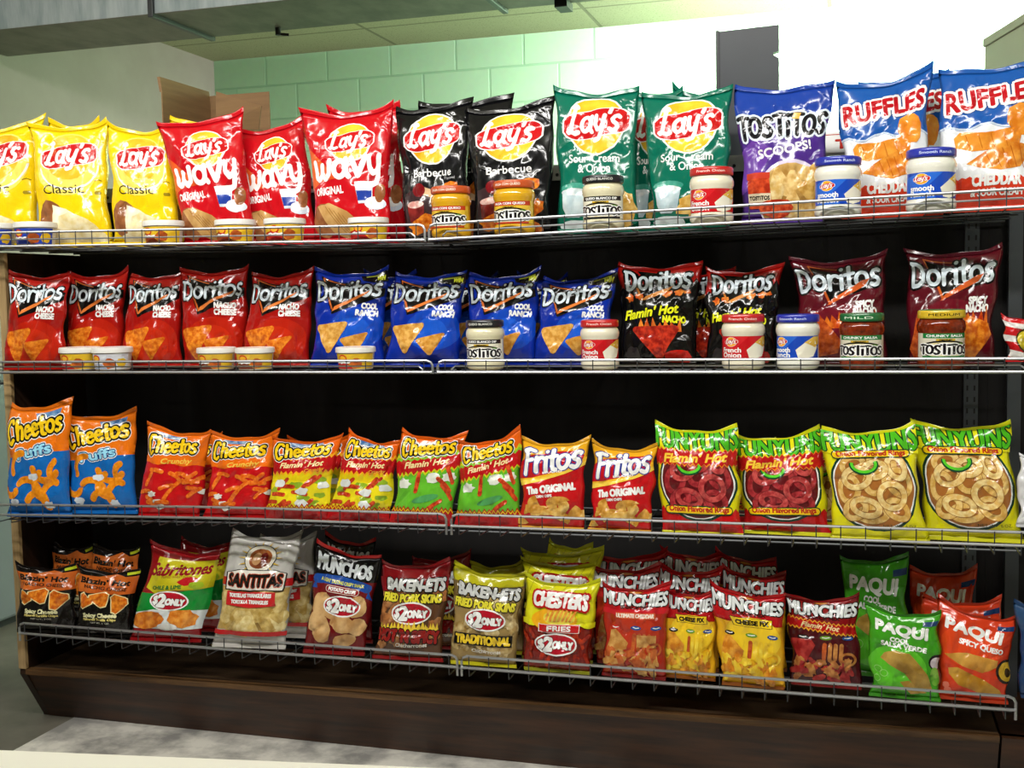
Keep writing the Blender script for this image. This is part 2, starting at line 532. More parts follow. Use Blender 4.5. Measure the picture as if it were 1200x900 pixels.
def make_bag(ds, TL, TR, bl, br, zs, label, group, name='chip_bag', Y=.065, lean=7, sag=.022, T=None, cat='snack bag', seed=None, yaw=0, dz=0):
    make_bag.k = getattr(make_bag, 'k', 0) + 1
    seed = seed or make_bag.k
    L = math.radians(lean); zb = zs + .0015 + dz
    yaw += max(-2, min(11, (640 - (bl + br) / 2) / 600 * 11))
    xm = (XAT(bl, Y, zb) + XAT(br, Y, zb)) / 2
    nrm = np.array([0, -math.cos(L), math.sin(L)])
    if yaw:
        a = math.radians(yaw); nrm = np.array([nrm[0] * math.cos(a) - nrm[1] * math.sin(a), nrm[0] * math.sin(a) + nrm[1] * math.cos(a), nrm[2]])
    p0 = np.array([xm, Y, zb])
    tl, tr = PP(*TL, p0, nrm), PP(*TR, p0, nrm)
    hz = np.cross([0, 0, 1.], nrm); hz /= np.linalg.norm(hz); hz = hz if hz[0] > 0 else -hz
    def bot(px):
        a, b = -1., 1.
        for _ in range(30):
            m = (a + b) / 2
            if proj(p0 + hz * m)[0] < px: a = m
            else: b = m
        return p0 + hz * (a + b) / 2
    bL, bR = bot(bl), bot(br)
    ex = (bR - bL) / np.linalg.norm(bR - bL) + .8 * (tr - tl) / np.linalg.norm(tr - tl); ex /= np.linalg.norm(ex)
    upv = np.cross(nrm, ex); upv = upv if upv[2] > 0 else -upv; upv /= np.linalg.norm(upv)
    ey = np.cross(upv, ex)
    mb = (bL + bR) / 2
    c = lambda p: (np.dot(p - mb, ex), np.dot(p - mb, upv))
    (a1, b1), (a2, b2), (a3, b3), (a4, b4) = c(bL), c(bR), c(tl), c(tr)
    H = (b3 + b4) / 2
    sf = Surf((a2 - a1) / 2, (a4 - a3) / 2, (a3 + a4) / 2, H, b1, b2, b3 - H, b4 - H, sag, T or .155 * (a2 - a1), seed)
    M = Matrix(((ex[0], ey[0], upv[0], mb[0]), (ex[1], ey[1], upv[1], mb[1]), (ex[2], ey[2], upv[2], mb[2]), (0, 0, 0, 1)))
    root = empty(name, mat=M); tag(root, label, cat, group)
    nu, nv = NU + 1, NV + 1
    fr = np.array([[sf.at(u, v, -1) for u in US] for v in VS]); bkk = np.array([[sf.at(u, v, 1) for u in US] for v in VS])
    # resting point: nothing below the shelf wires
    co = list(fr.reshape(-1, 3)); bi = np.zeros((nv, nu), int)
    for j in range(nv):
        for i in range(nu):
            if i in (0, nu - 1) or j in (0, nv - 1): bi[j, i] = j * nu + i
            else: bi[j, i] = len(co); co.append(bkk[j, i])
    mats = [film(ds.base)] + [film(c_) for _, c_ in ds.bands]
    loops, starts, mi = [], [], []
    def bmat(v):
        for k, (t0, _) in enumerate(ds.bands):
            if 1 - v < t0 * ds.k: return k + 1
        return 0
    for j in range(NV):
        m_ = bmat((VS[j] + VS[j + 1]) / 2)
        for i in range(NU):
            starts.append(len(loops)); loops += [j * nu + i, j * nu + i + 1, (j + 1) * nu + i + 1]; mi.append(m_)
            starts.append(len(loops)); loops += [j * nu + i, (j + 1) * nu + i + 1, (j + 1) * nu + i]; mi.append(m_)
            starts.append(len(loops)); loops += [bi[j, i], bi[j + 1, i], bi[j + 1, i + 1], bi[j, i + 1]]; mi.append(m_)
    co = np.array(co)
    base_co = [tuple(p) for p in co]; ends = starts[1:] + [len(loops)]; base_tris = [tuple(int(q) for q in loops[a_:b_]) for a_, b_ in zip(starts, ends)]
    if ds.el:
        fc, fl, fs, fm = ds.bake(US * .5, VS * ds.A)
        gu = np.gradient(fr, axis=1); gv = np.gradient(fr, axis=0)
        nn = np.cross(gu, gv); nn /= np.linalg.norm(nn, axis=2, keepdims=True) + 1e-12
        fu = np.clip((fc[:, 0] + .5) * NU, 0, NU - 1e-6); fv = np.clip((fc[:, 1] / ds.A - S0) / (1 - S0 - S1) * NV, 0, NV - 1e-6)
        iu, iv = fu.astype(int), fv.astype(int); du, dv = (fu - iu)[:, None], (fv - iv)[:, None]
        bil = lambda g: np.where(du >= dv, g[iv, iu] * (1 - du) + g[iv, iu + 1] * (du - dv) + g[iv + 1, iu + 1] * dv, g[iv, iu] * (1 - dv) + g[iv + 1, iu] * (dv - du) + g[iv + 1, iu + 1] * du)
        dp = bil(fr) + bil(nn) * (.0003 + .00006 * fc[:, 2:3])
        base = len(co); co = np.vstack([co, dp]); off = len(loops)
        loops = np.concatenate([np.array(loops), fl + base]); starts = np.concatenate([np.array(starts), fs + off])
        mi = np.concatenate([np.array(mi), fm + len(mats)]); mats = mats + ds.mats
    BAGS.append(dict(root=root, co=[M @ Vector(p) for p in base_co], tris=base_tris, Y=Y, ray=np.array([mb[0], mb[1] + D])))
    me = raw_mesh('film_body', co, loops, starts, mi, mats)
    link(bpy.data.objects.new('film_body', me), root)
    for nm, v0, v1, c_ in (('top_seal', 1 - S1, 1, ds.top), ('bottom_seal', 0, S0, ds.bot)):
        rows = 6; g = []
        for sd in (-1, 1):
            for j in range(rows + 1):
                v = v0 + (v1 - v0) * j / rows
                for u in US:
                    x, y, z = sf.at(u, v, -1)
                    g.append((x, y + sd * .0007 + (.0007 if j % 2 else -.0007), z))
        lp, st = [], []
        o2 = (rows + 1) * nu
        for j in range(rows):
            for i in range(NU):
                a = j * nu + i
                st.append(len(lp)); lp += [a, a + 1, a + nu + 1, a + nu]
                st.append(len(lp)); lp += [o2 + a, o2 + a + nu, o2 + a + nu + 1, o2 + a + 1]
        for j in (0, rows):
            for i in range(NU):
                a = j * nu + i; st.append(len(lp)); lp += [a, o2 + a, o2 + a + 1, a + 1] if j == 0 else [a, a + 1, o2 + a + 1, o2 + a]
        for i in (0, NU):
            for j in range(rows):
                a = j * nu + i; st.append(len(lp)); lp += [a, a + nu, o2 + a + nu, o2 + a] if i == 0 else [a, o2 + a, o2 + a + nu, a + nu]
        sm = raw_mesh(nm, g, lp, st, [0] * len(st), [film(c_)])
        link(bpy.data.objects.new(nm, sm), root)
    return root


# ------------------------------------------------------------------ bag prints
W_, K_ = '#F4F4F2', '#0B0A0B'
CHIP = food('#D98A22', '#F3BE5A'); PALE = food('#E3CF92', '#F6ECC8', 40); TORT = food('#C98F3C', '#E9C070', 60)
NACHO = food('#C4570F', '#F0922B', 90); POTATO = food('#8A5330', '#A86C42', 40); RED_CHIP = food('#8E1710', '#D23A22', 90)
PUFF = food('#E5820C', '#F59A1E', 120); RIND = food('#8F6C3C', '#D8C08C', 60); CORN = food('#CE9A40', '#EFCB7A', 60)


def lays_logo(d, x, t, r, glow=W_, sun='#F6B21B'):
    d.ell(x, t, r * 1.06, r * 1.06, glow)
    d.ell(x, t, r, r, food('#F0A01A', '#FBD13A', 12))
    y = d.y(t)
    def rib(k, c):
        top = [(x + r * 1.2 * a * k, y + r * (.43 * k * (1 - .5 * abs(a) ** 7) + .12 * math.sin(a * 2.2 + .6))) for a in np.linspace(-1, 1, 22)]
        bo = [(x + r * 1.2 * a * k, y - r * (.43 * k * (1 - .5 * abs(a) ** 7) - .10 * math.sin(a * 2.2 - .4))) for a in np.linspace(1, -1, 22)]
        d.poly_raw([top + bo], c)
    rib(1.06, W_); rib(1, '#C4161C')
    d.brush("Lay's", x - r * .02, t + .0, r * .58, W_, r * .145, w=r * 1.85, shear=.18, arch=0)


def d_classic():
    d = Design(1.42, '#F8D210', top='#F3CB10')
    d.ell(0, .38, .4, .33, '#FBE46A')
    d.ring(.02, .36, .38, .30, .022, W_, a0=185, a1=355)
    lays_logo(d, .02, .29, .285, glow='#FBE46A')
    d.txt('Classic', -.05, .56, .10, '#2A2413', w=.5)
    d.line([(.34, .50), (.38, .49), (.43, .50)], .008, '#7A6413'); d.line([(.36, .595), (.42, .595)], .035, '#A08A1E')
    d.blob(-.24, .79, .19, .21, POTATO, seed=2, jag=.06)
    d.poly([(-.2, .68), (-.02, .72), (.26, .84), (.44, .92), (.2, .98), (-.12, .98), (-.22, .88)], food('#F2E2AE', '#FFFBE8', 20))
    d.blob(.12, .84, .26, .09, PALE, rot=-22, seed=5, jag=.1); d.blob(.0, .93, .3, .09, PALE, rot=6, seed=8, jag=.12)
    d.blob(.3, .93, .17, .08, PALE, rot=-10, seed=4, jag=.12)
    return d


def d_wavy():
    d = Design(1.4, '#C5101C')
    d.poly([(-.5, .30), (-.42, .34), (-.2, .48), (-.1, .55), (-.3, .56), (-.5, .62)], food('#D1491B', '#E0622A', 8))
    d.poly([(.5, .42), (.34, .50), (.2, .58), (.5, .60)], '#A80D18')
    d.ell(.03, .275, .24, .22, W_); lays_logo(d, .03, .27, .215)
    d.brush('wavy', .0, .47, .2, W_, .058, w=.82, rot=3, shear=.05)
    d.txt('ORIGINAL', -.22, .635, .075, W_, w=.36, rot=3, bold=.003)
    d.poly([(.09, .58), (.3, .575), (.28, .73), (.13, .735)], food('#C9D5E6', '#FFFFFF', 14))
    d.poly([(.11, .645), (.28, .64), (.27, .71), (.125, .715)], '#2440A0')
    d.ell(.33, .735, .13, .06, '#DDE6F2'); d.ell(.32, .715, .11, .045, W_)
    d.blob(.39, .66, .07, .1, POTATO, rot=-20, seed=4, jag=.06)
    d.blob(-.32, .84, .16, .17, POTATO, seed=6, jag=.05)
    ch = food('#B98A4E', '#D9B071', 20)
    d.poly([(-.4, .74), (-.22, .725), (.0, .79), (.16, .88), (.22, .95), (-.05, .97), (-.2, .93), (-.3, .84)], ch)
    for k in range(6):
        d.line([(-.28 + k * .055, .745 + k * .018), (-.16 + k * .055, .85 + k * .02), (-.02 + k * .04, .955)], .008, '#9C7038')
    return d


def d_bbq():
    d = Design(1.55, '#121214')
    d.ell(.0, .27, .31, .31, '#E9D9B2'); lays_logo(d, 0, .265, .3)
    d.txt('Barbecue', .0, .525, .085, W_, w=.52, bold=.002); d.txt('Flavored', .24, .57, .03, '#B9B9BC')
    d.poly([(-.42, .66), (-.1, .62), (.1, .68), (.3, .72), (.3, .95), (-.42, .96)], '#3A2A2C')
    d.line([(-.14, .65), (.12, .7), (.26, .72)], .085, food('#C89A6C', '#E6C39A', 30)); d.ell(-.19, .645, .09, .075, '#7A1218')
    d.blob(.22, .645, .15, .07, NACHO, rot=12, seed=3); d.poly([(-.38, .74), (-.12, .73), (-.12, .9), (-.34, .92)], food('#4A0F12', '#8A2A26', 30))
    d.ell(-.25, .745, .13, .04, food('#C98A80', '#E9D6CC', 60))
    d.blob(-.14, .88, .25, .09, NACHO, rot=14, seed=9); d.blob(.16, .92, .22, .08, NACHO, rot=-18, seed=12); d.blob(.32, .8, .1, .08, NACHO, rot=30, seed=15)
    return d


def d_sourcream():
    d = Design(1.5, '#0B6B55')
    d.ell(.02, .27, .335, .335, '#BFE6D2'); lays_logo(d, .02, .27, .32)
    d.txt('Sour Cream', .0, .515, .082, W_, w=.6, bold=.002); d.txt('& Onion', .0, .582, .082, W_, w=.38, bold=.002); d.txt('flavored', .3, .592, .03, '#9CC8BC')
    d.ell(-.24, .71, .2, .05, food('#2E8A76', '#4FA48F', 30))
    d.poly([(-.42, .735), (-.08, .735), (-.12, .86), (-.2, .9), (-.34, .9), (-.4, .84)], food('#A9C2CC', '#DDEBEE', 20))
    d.ell(-.25, .735, .18, .035, food('#C6D8DC', '#FFFFFF', 60))
    d.blob(.18, .7, .1, .08, PALE, seed=3); d.blob(.08, .84, .23, .09, CORN, rot=12, seed=5); d.blob(.36, .83, .12, .16, CORN, rot=20, seed=8)
    d.blob(.2, .93, .22, .07, CORN, rot=-8, seed=10); d.blob(-.25, .95, .2, .05, '#DDEBEE', seed=11)
    return d


def d_scoops():
    d = Design(1.42, '#4C2C86', bands=[(.26, '#1E3F9C')], top='#1E3F9C')
    d.band(.24, .1, .06, '#1E3F9C', amp=.02, smooth=True, n=6, both=True)
    d.poly([(-.5, .5), (-.3, .42), (-.1, .5), (-.3, .74), (-.5, .8)], '#6A3FA0')
    d.brush('TOSTiTOS', 0, .35, .165, '#15131A', .045, w=.96, out=[('#DCE8F2', .022)], rot=2, jump=.05)
    d.blob(.14, .255, .055, .045, food('#E9A93A', '#F6D06A', 30), rot=35, n=4, jag=.05)
    d.txt('SCOOPS!', .02, .505, .085, W_, w=.58, rot=9, bold=.004)
    d.ell(.1, .83, .40, .36, '#D9CFE6', n=26)
    d.ell(.1, .84, .375, .34, food('#A87C3A', '#DDB871', 25), n=26)
    rg = random.Random(4)
    for k in range(15):
        d.tri(.1 + rg.uniform(-.28, .28), .83 + rg.uniform(-.16, .14), rg.uniform(.08, .13), food(*rg.choice([('#C79A50', '#EBCB88'), ('#B98838', '#DDB565'), ('#D6AE62', '#F3DDA4')]), 60), rot=rg.uniform(0, 120))
    d.poly([(-.42, .69), (-.15, .69), (-.13, .9), (-.40, .9)], food('#A82A14', '#E0562C', 60)); d.rect(-.43, .66, -.14, .70, '#C9402A'); d.rect(-.41, .8, -.14, .86, '#E8D8B8')
    d.txt('TOSTiTOS', -.275, .83, .035, K_, w=.24, bold=.003)
    d.blob(-.06, .9, .2, .1, food('#9E2412', '#DC5A30', 90), seed=4)
    return d


def d_ruffles():
    d = Design(1.5, '#E9ECF0', bands=[(.44, '#1C55A5')], top='#1C55A5', bot='#D93A20')
    d.band(.43, .05, .05, '#1C55A5', amp=.03, n=5, smooth=True); d.band(.445, -.005, .025, '#C9D6E6', amp=.03, n=5, smooth=True)
    d.band(.86, .10, .4, '#DC3B20', amp=.012, n=12, both=False)
    d.txt('RUFFLES', .0, .245, .2, '#B8121F', w=.86, bold=.011, out=[('#12306E', .034), (W_, .028)], rot=6, grow=-.12)
    c1 = food('#D8791B', '#F0A23C', 25); c2 = food('#C96A14', '#E89A38', 40)
    d.poly([(-.36, .52), (-.3, .485), (-.05, .5), (.18, .48), (.3, .50), (.28, .58), (.02, .61), (-.18, .62), (-.34, .585)], c1)
    d.blob(.28, .42, .13, .17, c1, rot=15, seed=6, jag=.1)
    d.poly([(-.24, .7), (-.05, .62), (.15, .57), (.34, .585), (.38, .66), (.3, .73), (.1, .755), (-.1, .73)], c2)
    for k in range(5): d.line([(-.05 + k * .08, .63 - k * .01), (.02 + k * .08, .735)], .008, '#B85C10')
    for k in range(4): d.line([(-.24 + k * .12, .51), (-.2 + k * .12, .6)], .008, '#C9701C')
    d.txt('CHEDDAR', .06, .81, .1, W_, w=.48, bold=.007); d.txt('& SOUR CREAM', .06, .885, .06, W_, w=.5, bold=.003)
    return d


def doritos_mark(d, t0, k=1.0, left='#C4622A', right='#E07A36'):
    # black triangle with fiery outline and check stroke
    d.poly([(-.4, t0 - .19), (.47, t0 - .02), (.47, t0 + .06), (-.2, t0 + .25)], K_)
    d.line([(-.06, t0 - .1), (-.36, t0 - .17), (-.3, t0 + .0)], .016, left)
    d.line([(-.27, t0 + .05), (-.19, t0 + .205)], .024, left)
    d.brush('Doritos', .0, t0, .165, '#DCE9F2', .036, w=.88, out=[(K_, .018)], rot=3, grow=-.05)
    d.poly([(-.2, t0 + .22), (-.165, t0 + .165), (.2, t0 + .02), (.28, t0 - .01), (.22, t0 + .045), (-.13, t0 + .195)], right)


def d_nacho():
    d = Design(1.28, '#A3140F', top='#8C1310', k=.96)
    d.ell(.05, .78, .42, .3, '#B5200F'); d.ell(.02, .8, .3, .22, '#C22A12')
    doritos_mark(d, .26)
    d.txt('NACHO', .2, .42, .068, W_, w=.28, bold=.006, rot=-2); d.txt('CHEESE', .2, .49, .068, W_, w=.3, bold=.006, rot=-2)
    d.tri3((-.46, .66), (.04, .61), (-.22, 1.0), NACHO); d.tri3((-.1, .77), (.3, .72), (.02, .98), NACHO)
    return d


def d_ranch(win=True):
    d = Design(1.22, '#0C2C9C', top='#0A2484', k=.92)
    d.ell(.15, .68, .36, .26, '#1446B8'); d.ell(.1, .72, .24, .18, '#1C58CC')
    doritos_mark(d, .27)
    d.txt('COOL', .3, .44, .064, W_, w=.2, bold=.006, rot=-4); d.txt('RANCH', .27, .515, .064, W_, w=.28, bold=.006, rot=-4)
    if win:
        d.poly([(.12, .05), (.5, .05), (.5, .17), (.3, .16), (.16, .12)], K_); d.txt('WIN', .4, .115, .055, '#D8E03A', w=.12, bold=.005, rot=-8)
        d.line([(.2, .07), (.42, .08)], .022, '#8E9630')
    d.tri3((-.44, .64), (.06, .6), (-.2, .97), food('#C98A34', '#EBB862', 90)); d.tri3((-.08, .79), (.32, .71), (.12, .98), food('#C4822C', '#E4AC54', 90))
    return d


def flames(d, t, h, x0, x1, c, seed=1, n=12, tilt=0):
    rg = random.Random(seed); pts = [(x0, d.y(t) - h * .3)]
    for i in range(n):
        x = x0 + (x1 - x0) * (i + .5) / n
        pts += [(x - (x1 - x0) / n * .3, d.y(t) + tilt * x + h * rg.uniform(-.1, .2)), (x + rg.uniform(-.01, .02), d.y(t) + tilt * x + h * rg.uniform(.5, 1.1))]
    pts.append((x1, d.y(t) - h * .3))
    d.poly_raw([pts], c)


def d_flaminnacho():
    d = Design(1.22, '#0C0A0A', bands=[(.30, '#A8140F')], top='#98120F')
    d.band(.33, .10, .2, K_, amp=.04, n=9, both=False, tilt=.1)
    for k, x in enumerate((-.33, -.2, .12, .25, .34)): d.blob(x, .33 - x * .09, .05, .045, food('#C8501C', '#F0903A', 60), seed=k + 3, jag=.4)
    d.line([(-.25, .1), (-.19, .22)], .02, K_)
    d.poly([(-.25, .06), (.25, .10), (-.0, .32)], K_)
    d.brush('Doritos', .0, .2, .18, '#DCE9F2', .039, w=.78, out=[(K_, .025)], rot=2)
    d.line([(-.24, .27), (-.18, .375)], .025, '#C8762E'); d.poly([(-.2, .39), (-.13, .35), (.18, .235), (.12, .3), (-.12, .385)], '#D98A3A')
    d.txt("Flamin' Hot", -.07, .5, .1, '#E8EA22', w=.66, shear=.35, rot=7, bold=.006); d.txt('NACHO', .21, .575, .075, '#E8EA22', w=.26, bold=.006, rot=-2)
    flames(d, .66, .12, -.24, .3, food('#B83A12', '#F08A30', 40), seed=5, n=7)
    d.tri3((-.34, .64), (.3, .63), (.04, .97), RED_CHIP); d.blob(.28, .92, .17, .09, '#C41C14', seed=4); d.blob(-.3, .9, .1, .1, '#2A2426', seed=7)
    return d


def d_spicy():
    d = Design(1.15, '#5A0F1C', top='#541020')
    d.ell(.0, .7, .38, .28, '#6E1222')
    d.poly([(-.28, .10), (.36, .24), (.36, .32), (-.12, .44)], K_)
    d.line([(.0, .12), (-.3, .085), (-.24, .2)], .014, '#B8622E')
    d.line([(-.17, .3), (-.1, .46)], .026, '#C85A22')
    d.brush('Doritos', .0, .25, .175, '#DCE9F2', .041, w=.9, out=[(K_, .02)], rot=3)
    d.poly([(-.13, .475), (-.08, .42), (.24, .255), (.32, .24), (.26, .31), (-.04, .44)], '#D8602A')
    d.txt('SPICY', .27, .47, .065, W_, w=.2, bold=.006, rot=2); d.txt('NACHO', .27, .535, .065, W_, w=.25, bold=.006, rot=2)
    flames(d, .64, .14, -.2, .42, food('#B8320C', '#F58A28', 30), seed=8, n=8); d.tri(.24, .75, .22, NACHO, rot=165)
    d.tri(-.26, .76, .26, food('#A83C14', '#D8682C', 90), rot=10)
    return d


def cheetos_mark(d, x, t, h, w, rot=4):
    d.brush('Cheetos', x, t, h, '#F4C916', h * .26, w=w, out=[(W_, h * .22), (K_, h * .15)], rot=rot, grow=.0, jump=.06, arch=.01)


def d_puffs():
    d = Design(1.4, '#1468B8', bands=[(.47, '#EC7612')], top='#E06F14', bot='#1468B8', k=0.93)
    d.band(.47, .06, .03, '#EC7612', amp=.02, n=5, smooth=True, tilt=.12)
    d.poly([(.0, .08), (.36, .07), (.34, .15), (.05, .18)], food('#3A6AA8', '#8CB0D4', 50))
    cheetos_mark(d, -.02, .27, .17, .84, rot=9)
    d.txt('Puffs', .0, .465, .12, '#9ADCF6', w=.5, bold=.006, out=[(W_, .024), ('#0E3A78', .013)], rot=9)
    for x, t, rx, rot, a0, a1 in ((-.18, .6, .16, 20, 60, 190), (.18, .6, .18, 0, 190, 330), (.38, .66, .14, 20, 100, 230), (.16, .78, .16, 60, 50, 190), (-.1, .86, .18, -15, 20, 150), (.3, .88, .17, 10, 90, 220), (-.36, .78, .12, 0, 200, 330), (.05, .95, .14, 0, 20, 160)):
        pts = [(x + rx * math.cos(math.radians(a + rot)), d.y(t) + rx * math.sin(math.radians(a + rot))) for a in np.linspace(a0, a1, 8)]
        d.line(pts, .085, PUFF, raw=True)
    for x, t, s_ in ((.02, .70, 4), (-.3, .93, 6), (.2, .96, 7)): d.blob(x, t, .075, .05, '#D6DEE6', seed=s_, jag=.3)
    return d


def d_crunchy():
    d = Design(1.36, '#C4141A', bands=[(.44, '#EA6E12')], top='#DE6614', bot='#B01218', k=0.92)
    d.band(.43, .05, .04, '#EA6E12', amp=.018, n=5, smooth=True)
    d.poly([(-.3, .07), (.12, .08), (.1, .135), (-.3, .13)], food('#38669E', '#A9BCCB', 60))
    cheetos_mark(d, -.05, .26, .16, .78, rot=4)
    d.txt('Crunchy', .06, .415, .075, '#F4C24A', w=.46, shear=.25, bold=.004, rot=4)
    rg = random.Random(8)
    for k in range(16):
        x, t, a = rg.uniform(-.42, .42), rg.uniform(.54, .95), rg.uniform(-.6, 1.2)
        d.line([(x - .09 * math.cos(a), d.y(t) - .09 * math.sin(a)), (x, d.y(t) + .015), (x + .09 * math.cos(a), d.y(t) + .09 * math.sin(a))], .06, food('#D8580E', '#F2822A', 120), raw=True)
        if k % 4 == 0: d.blob(x + .12, t + .02, .07, .045, '#E6E2DA', seed=k, jag=.25)
    return d


def d_hotcheetos(lime=False):
    body = '#63B82E' if lime else '#E2C814'
    d = Design(1.36, body, bands=[(.30, '#E4600F')], top='#DA5A12', bot='#A51016', k=0.92)
    d.band(.40, .18, .12, '#C8C81E' if lime else '#F2A81C', amp=.03, n=12, tilt=.16 if lime else .05)
    d.band(.40, .13, .09, '#B8141A', amp=.028, n=12, tilt=.16 if lime else .05, seed=5)
    if lime: d.band(.33, .05, -.015, '#7EBE32', amp=.02, n=11, tilt=.16, seed=9)
    else: d.poly([(-.25, .05), (.2, .06), (.2, .12), (-.25, .12)], food('#38669E', '#A9BCCB', 60))
    cheetos_mark(d, -.03, .21, .155, .78, rot=5)
    d.txt("Flamin' Hot", .0, .375, .085, '#F2DDA0', w=.62, shear=.3, bold=.004, rot=9 if lime else 4)
    if not lime: d.txt('Crunchy', .2, .445, .05, '#F0A838', w=.28, shear=.25, bold=.002, rot=6)
    rg = random.Random(5 + lime)
    ck = food('#A82A14', '#DE5428', 120)
    if lime:
        for x, t in ((-.3, .62), (.12, .55), (.36, .53)): d.blob(x, t, .10, .07, '#E2E6DA', seed=int(x * 50) + 30, jag=.25)
        d.ell(.05, .78, .2, .05, '#4EA05A', rot=14)
        for x, t, a in ((.3, .62, 2.4), (.36, .5, 2.0), (.18, .86, .6), (-.1, .6, 1.5), (.36, .7, 2.3)):
            d.line([(x - .13 * math.cos(a), d.y(t) - .13 * math.sin(a)), (x, d.y(t) + .01), (x + .13 * math.cos(a), d.y(t) + .13 * math.sin(a))], .06, ck, raw=True)
    else:
        d.poly([(-.5, .62), (-.2, .56), (.1, .6), (.5, .52), (.5, .86), (.1, .92), (-.5, .9)], '#EBD91E')
        for k in range(7): d.blob(rg.uniform(-.4, .4), rg.uniform(.55, .88), .09, .05, '#8FAE28', seed=k, jag=.35)
        for k in range(10):
            x, t, a = rg.uniform(-.4, .42), rg.uniform(.52, .9), rg.uniform(-.2, 1.0)
            d.line([(x - .1 * math.cos(a), d.y(t) - .1 * math.sin(a)), (x, d.y(t) + .01), (x + .1 * math.cos(a), d.y(t) + .1 * math.sin(a))], .06, ck, raw=True)
        for x, t in ((-.28, .62), (.08, .72), (.1, .86), (.38, .64)): d.blob(x, t, .09, .06, '#DDE0DE', seed=int(x * 90) + 60, jag=.2)
    d.band(.935, .06, .3, '#B01218', amp=.03, n=14, both=False); d.band(.915, .01, .012, '#E8C81E', amp=.03, n=14)
    return d


def d_fritos():
    d = Design(1.36, '#C4161C', bands=[(.33, '#E8A81C')], top='#E0A020', bot='#E0A83C', k=0.93)
    d.poly([(-.5, .3), (-.5, .56), (-.2, .53), (.2, .43), (.5, .3), (.5, .24), (.2, .2)], '#F0B62A')
    d.poly([(-.5, .3), (-.3, .2), (.1, .13), (.36, .14), (.46, .22), (.42, .3), (.1, .40), (-.28, .48), (-.5, .5)], '#BC1420')
    d.poly([(-.5, .52), (-.1, .47), (.3, .37), (.5, .28), (.5, .33), (.2, .43), (-.2, .53), (-.5, .58)], '#F7D24C')
    d.brush('Fritos', .0, .29, .24, W_, .064, w=.88, out=[('#2A3A90', .016)], rot=7, shear=.12)
    d.txt('BRAND', .02, .405, .03, W_, w=.3, rot=7, bold=.002)
    d.txt('The ORIGINAL', .0, .60, .1, W_, w=.72, rot=7, bold=.009); d.txt('CORN CHIPS', -.1, .69, .035, W_, w=.26, rot=6, bold=.003)
    rg = random.Random(3)
    for k in range(13):
        x, t = rg.uniform(-.44, .44), rg.uniform(.76, .97)
        d.poly_raw([[(x + p, d.y(t) + q) for p, q in arc(0, 0, .17, .11, 20 + k * 37, 200 + k * 37, 8)] + [(x, d.y(t) + .02)]], CORN if k % 2 else food('#B87E2A', '#DDAA52', 60))
    return d


def ring_pile(d, x, t, rx, ry, c, hi, dk, seed):
    under = [(-.22, .28, .17, .13, 30), (.12, .30, .18, .13, -20), (.30, .06, .16, .19, 20), (-.30, -.02, .15, .19, -10), (-.05, -.32, .2, .12, 5), (.24, -.26, .17, .13, -35), (-.24, -.26, .17, .13, 40), (.02, .06, .17, .14, 70)]
    over = [(.28, .24, .13, .17, 25), (.03, .22, .16, .13, 10), (-.19, .12, .19, .15, 20), (-.12, -.24, .19, .13, -12), (.2, -.10, .18, .18, -10)]
    for k, (dx, dy, a, b, ro) in enumerate(under + over):
        dx, dy, a, b = dx * rx / .42, dy * ry / .42, a * rx / .42, b * ry / .42
        d.ring(x + dx, t - dy / d.A / d.k, a + .006, b + .006, .075, dk, rot=ro, n=22)
        d.ring(x + dx, t - dy / d.A / d.k, a, b, .062, c if k < len(under) else hi, rot=ro, n=22)


def d_funyuns(hot=False):
    d = Design(1.3, '#E3DC16', top='#D2D416', bot='#D8D42A', k=0.9)
    tW = .56 if hot else .60
    if hot:
        d.band(.95, .12, .4, '#C4141A', amp=.03, n=11, both=False)
        c1, c2, bgc = food('#8E2028', '#B83A3E', 90), food('#A02C30', '#CC5450', 90), '#5E1218'
        rx, ry = .42, .44
    else:
        c1, c2, bgc = food('#D2A24E', '#EBC880', 90), food('#DDB264', '#F4DC9C', 90), '#A8682E'
        rx, ry = .43, .44
    d.ell(.0, tW, rx + .045, ry + .04, '#123A2C', n=30); d.ell(0, tW, rx + .018, ry + .012, W_, n=30); d.ell(0, tW, rx, ry, bgc, n=30)
    ring_pile(d, 0, tW, rx - .06, ry - .06, c1, c2, '#6E1A1E' if hot else '#A06A30', 5 + hot)
    d.ring(-.08, .42 if hot else .38, .15, .12, .05, '#0E4A2C', a0=170, a1=380); d.ring(-.08, .415 if hot else .375, .135, .105, .03, '#5AD02E', a0=170, a1=380)
    d.poly([(-.5, .06), (.5, .05), (.5, .3), (.2, .27), (-.2, .31), (-.5, .26)], '#E3DC16')
    d.txt('FUNYUNS', 0, .13, .27, '#4CB81E', w=.97, bold=.009, out=[('#123A1C', .014)], arch=-.02, grow=.05, shear=-.05)
    if hot:
        d.band(.345, .1, .09, '#E88A1C', amp=.02, n=16); d.band(.345, .088, .078, '#B81418', amp=.02, n=16, seed=4)
        d.txt("Flamin' Hot", 0, .345, .1, '#F4C83C', w=.74, shear=.3, bold=.006, rot=2)
        tb = .845
    else: tb = .275
    yb = d.y(tb)
    for k, c in ((.05, '#0E3A24'), (.036, '#F2C818')):
        d.poly_raw(ribbon([[(x_, yb + .02 * (math.cos(x_ * 4) if not hot else 0) - .015) for x_ in np.linspace(-.36, .36, 9)]], k * 2), c)
    d.txt('Onion Flavored Rings', 0, tb + .0, .06, '#B8281C', w=.7, bold=.004, arch=.012 if not hot else 0)
    if not hot: d.txt('NET WT. 6 OZ.', .22, .95, .03, '#3A3A14', w=.34)
    return d


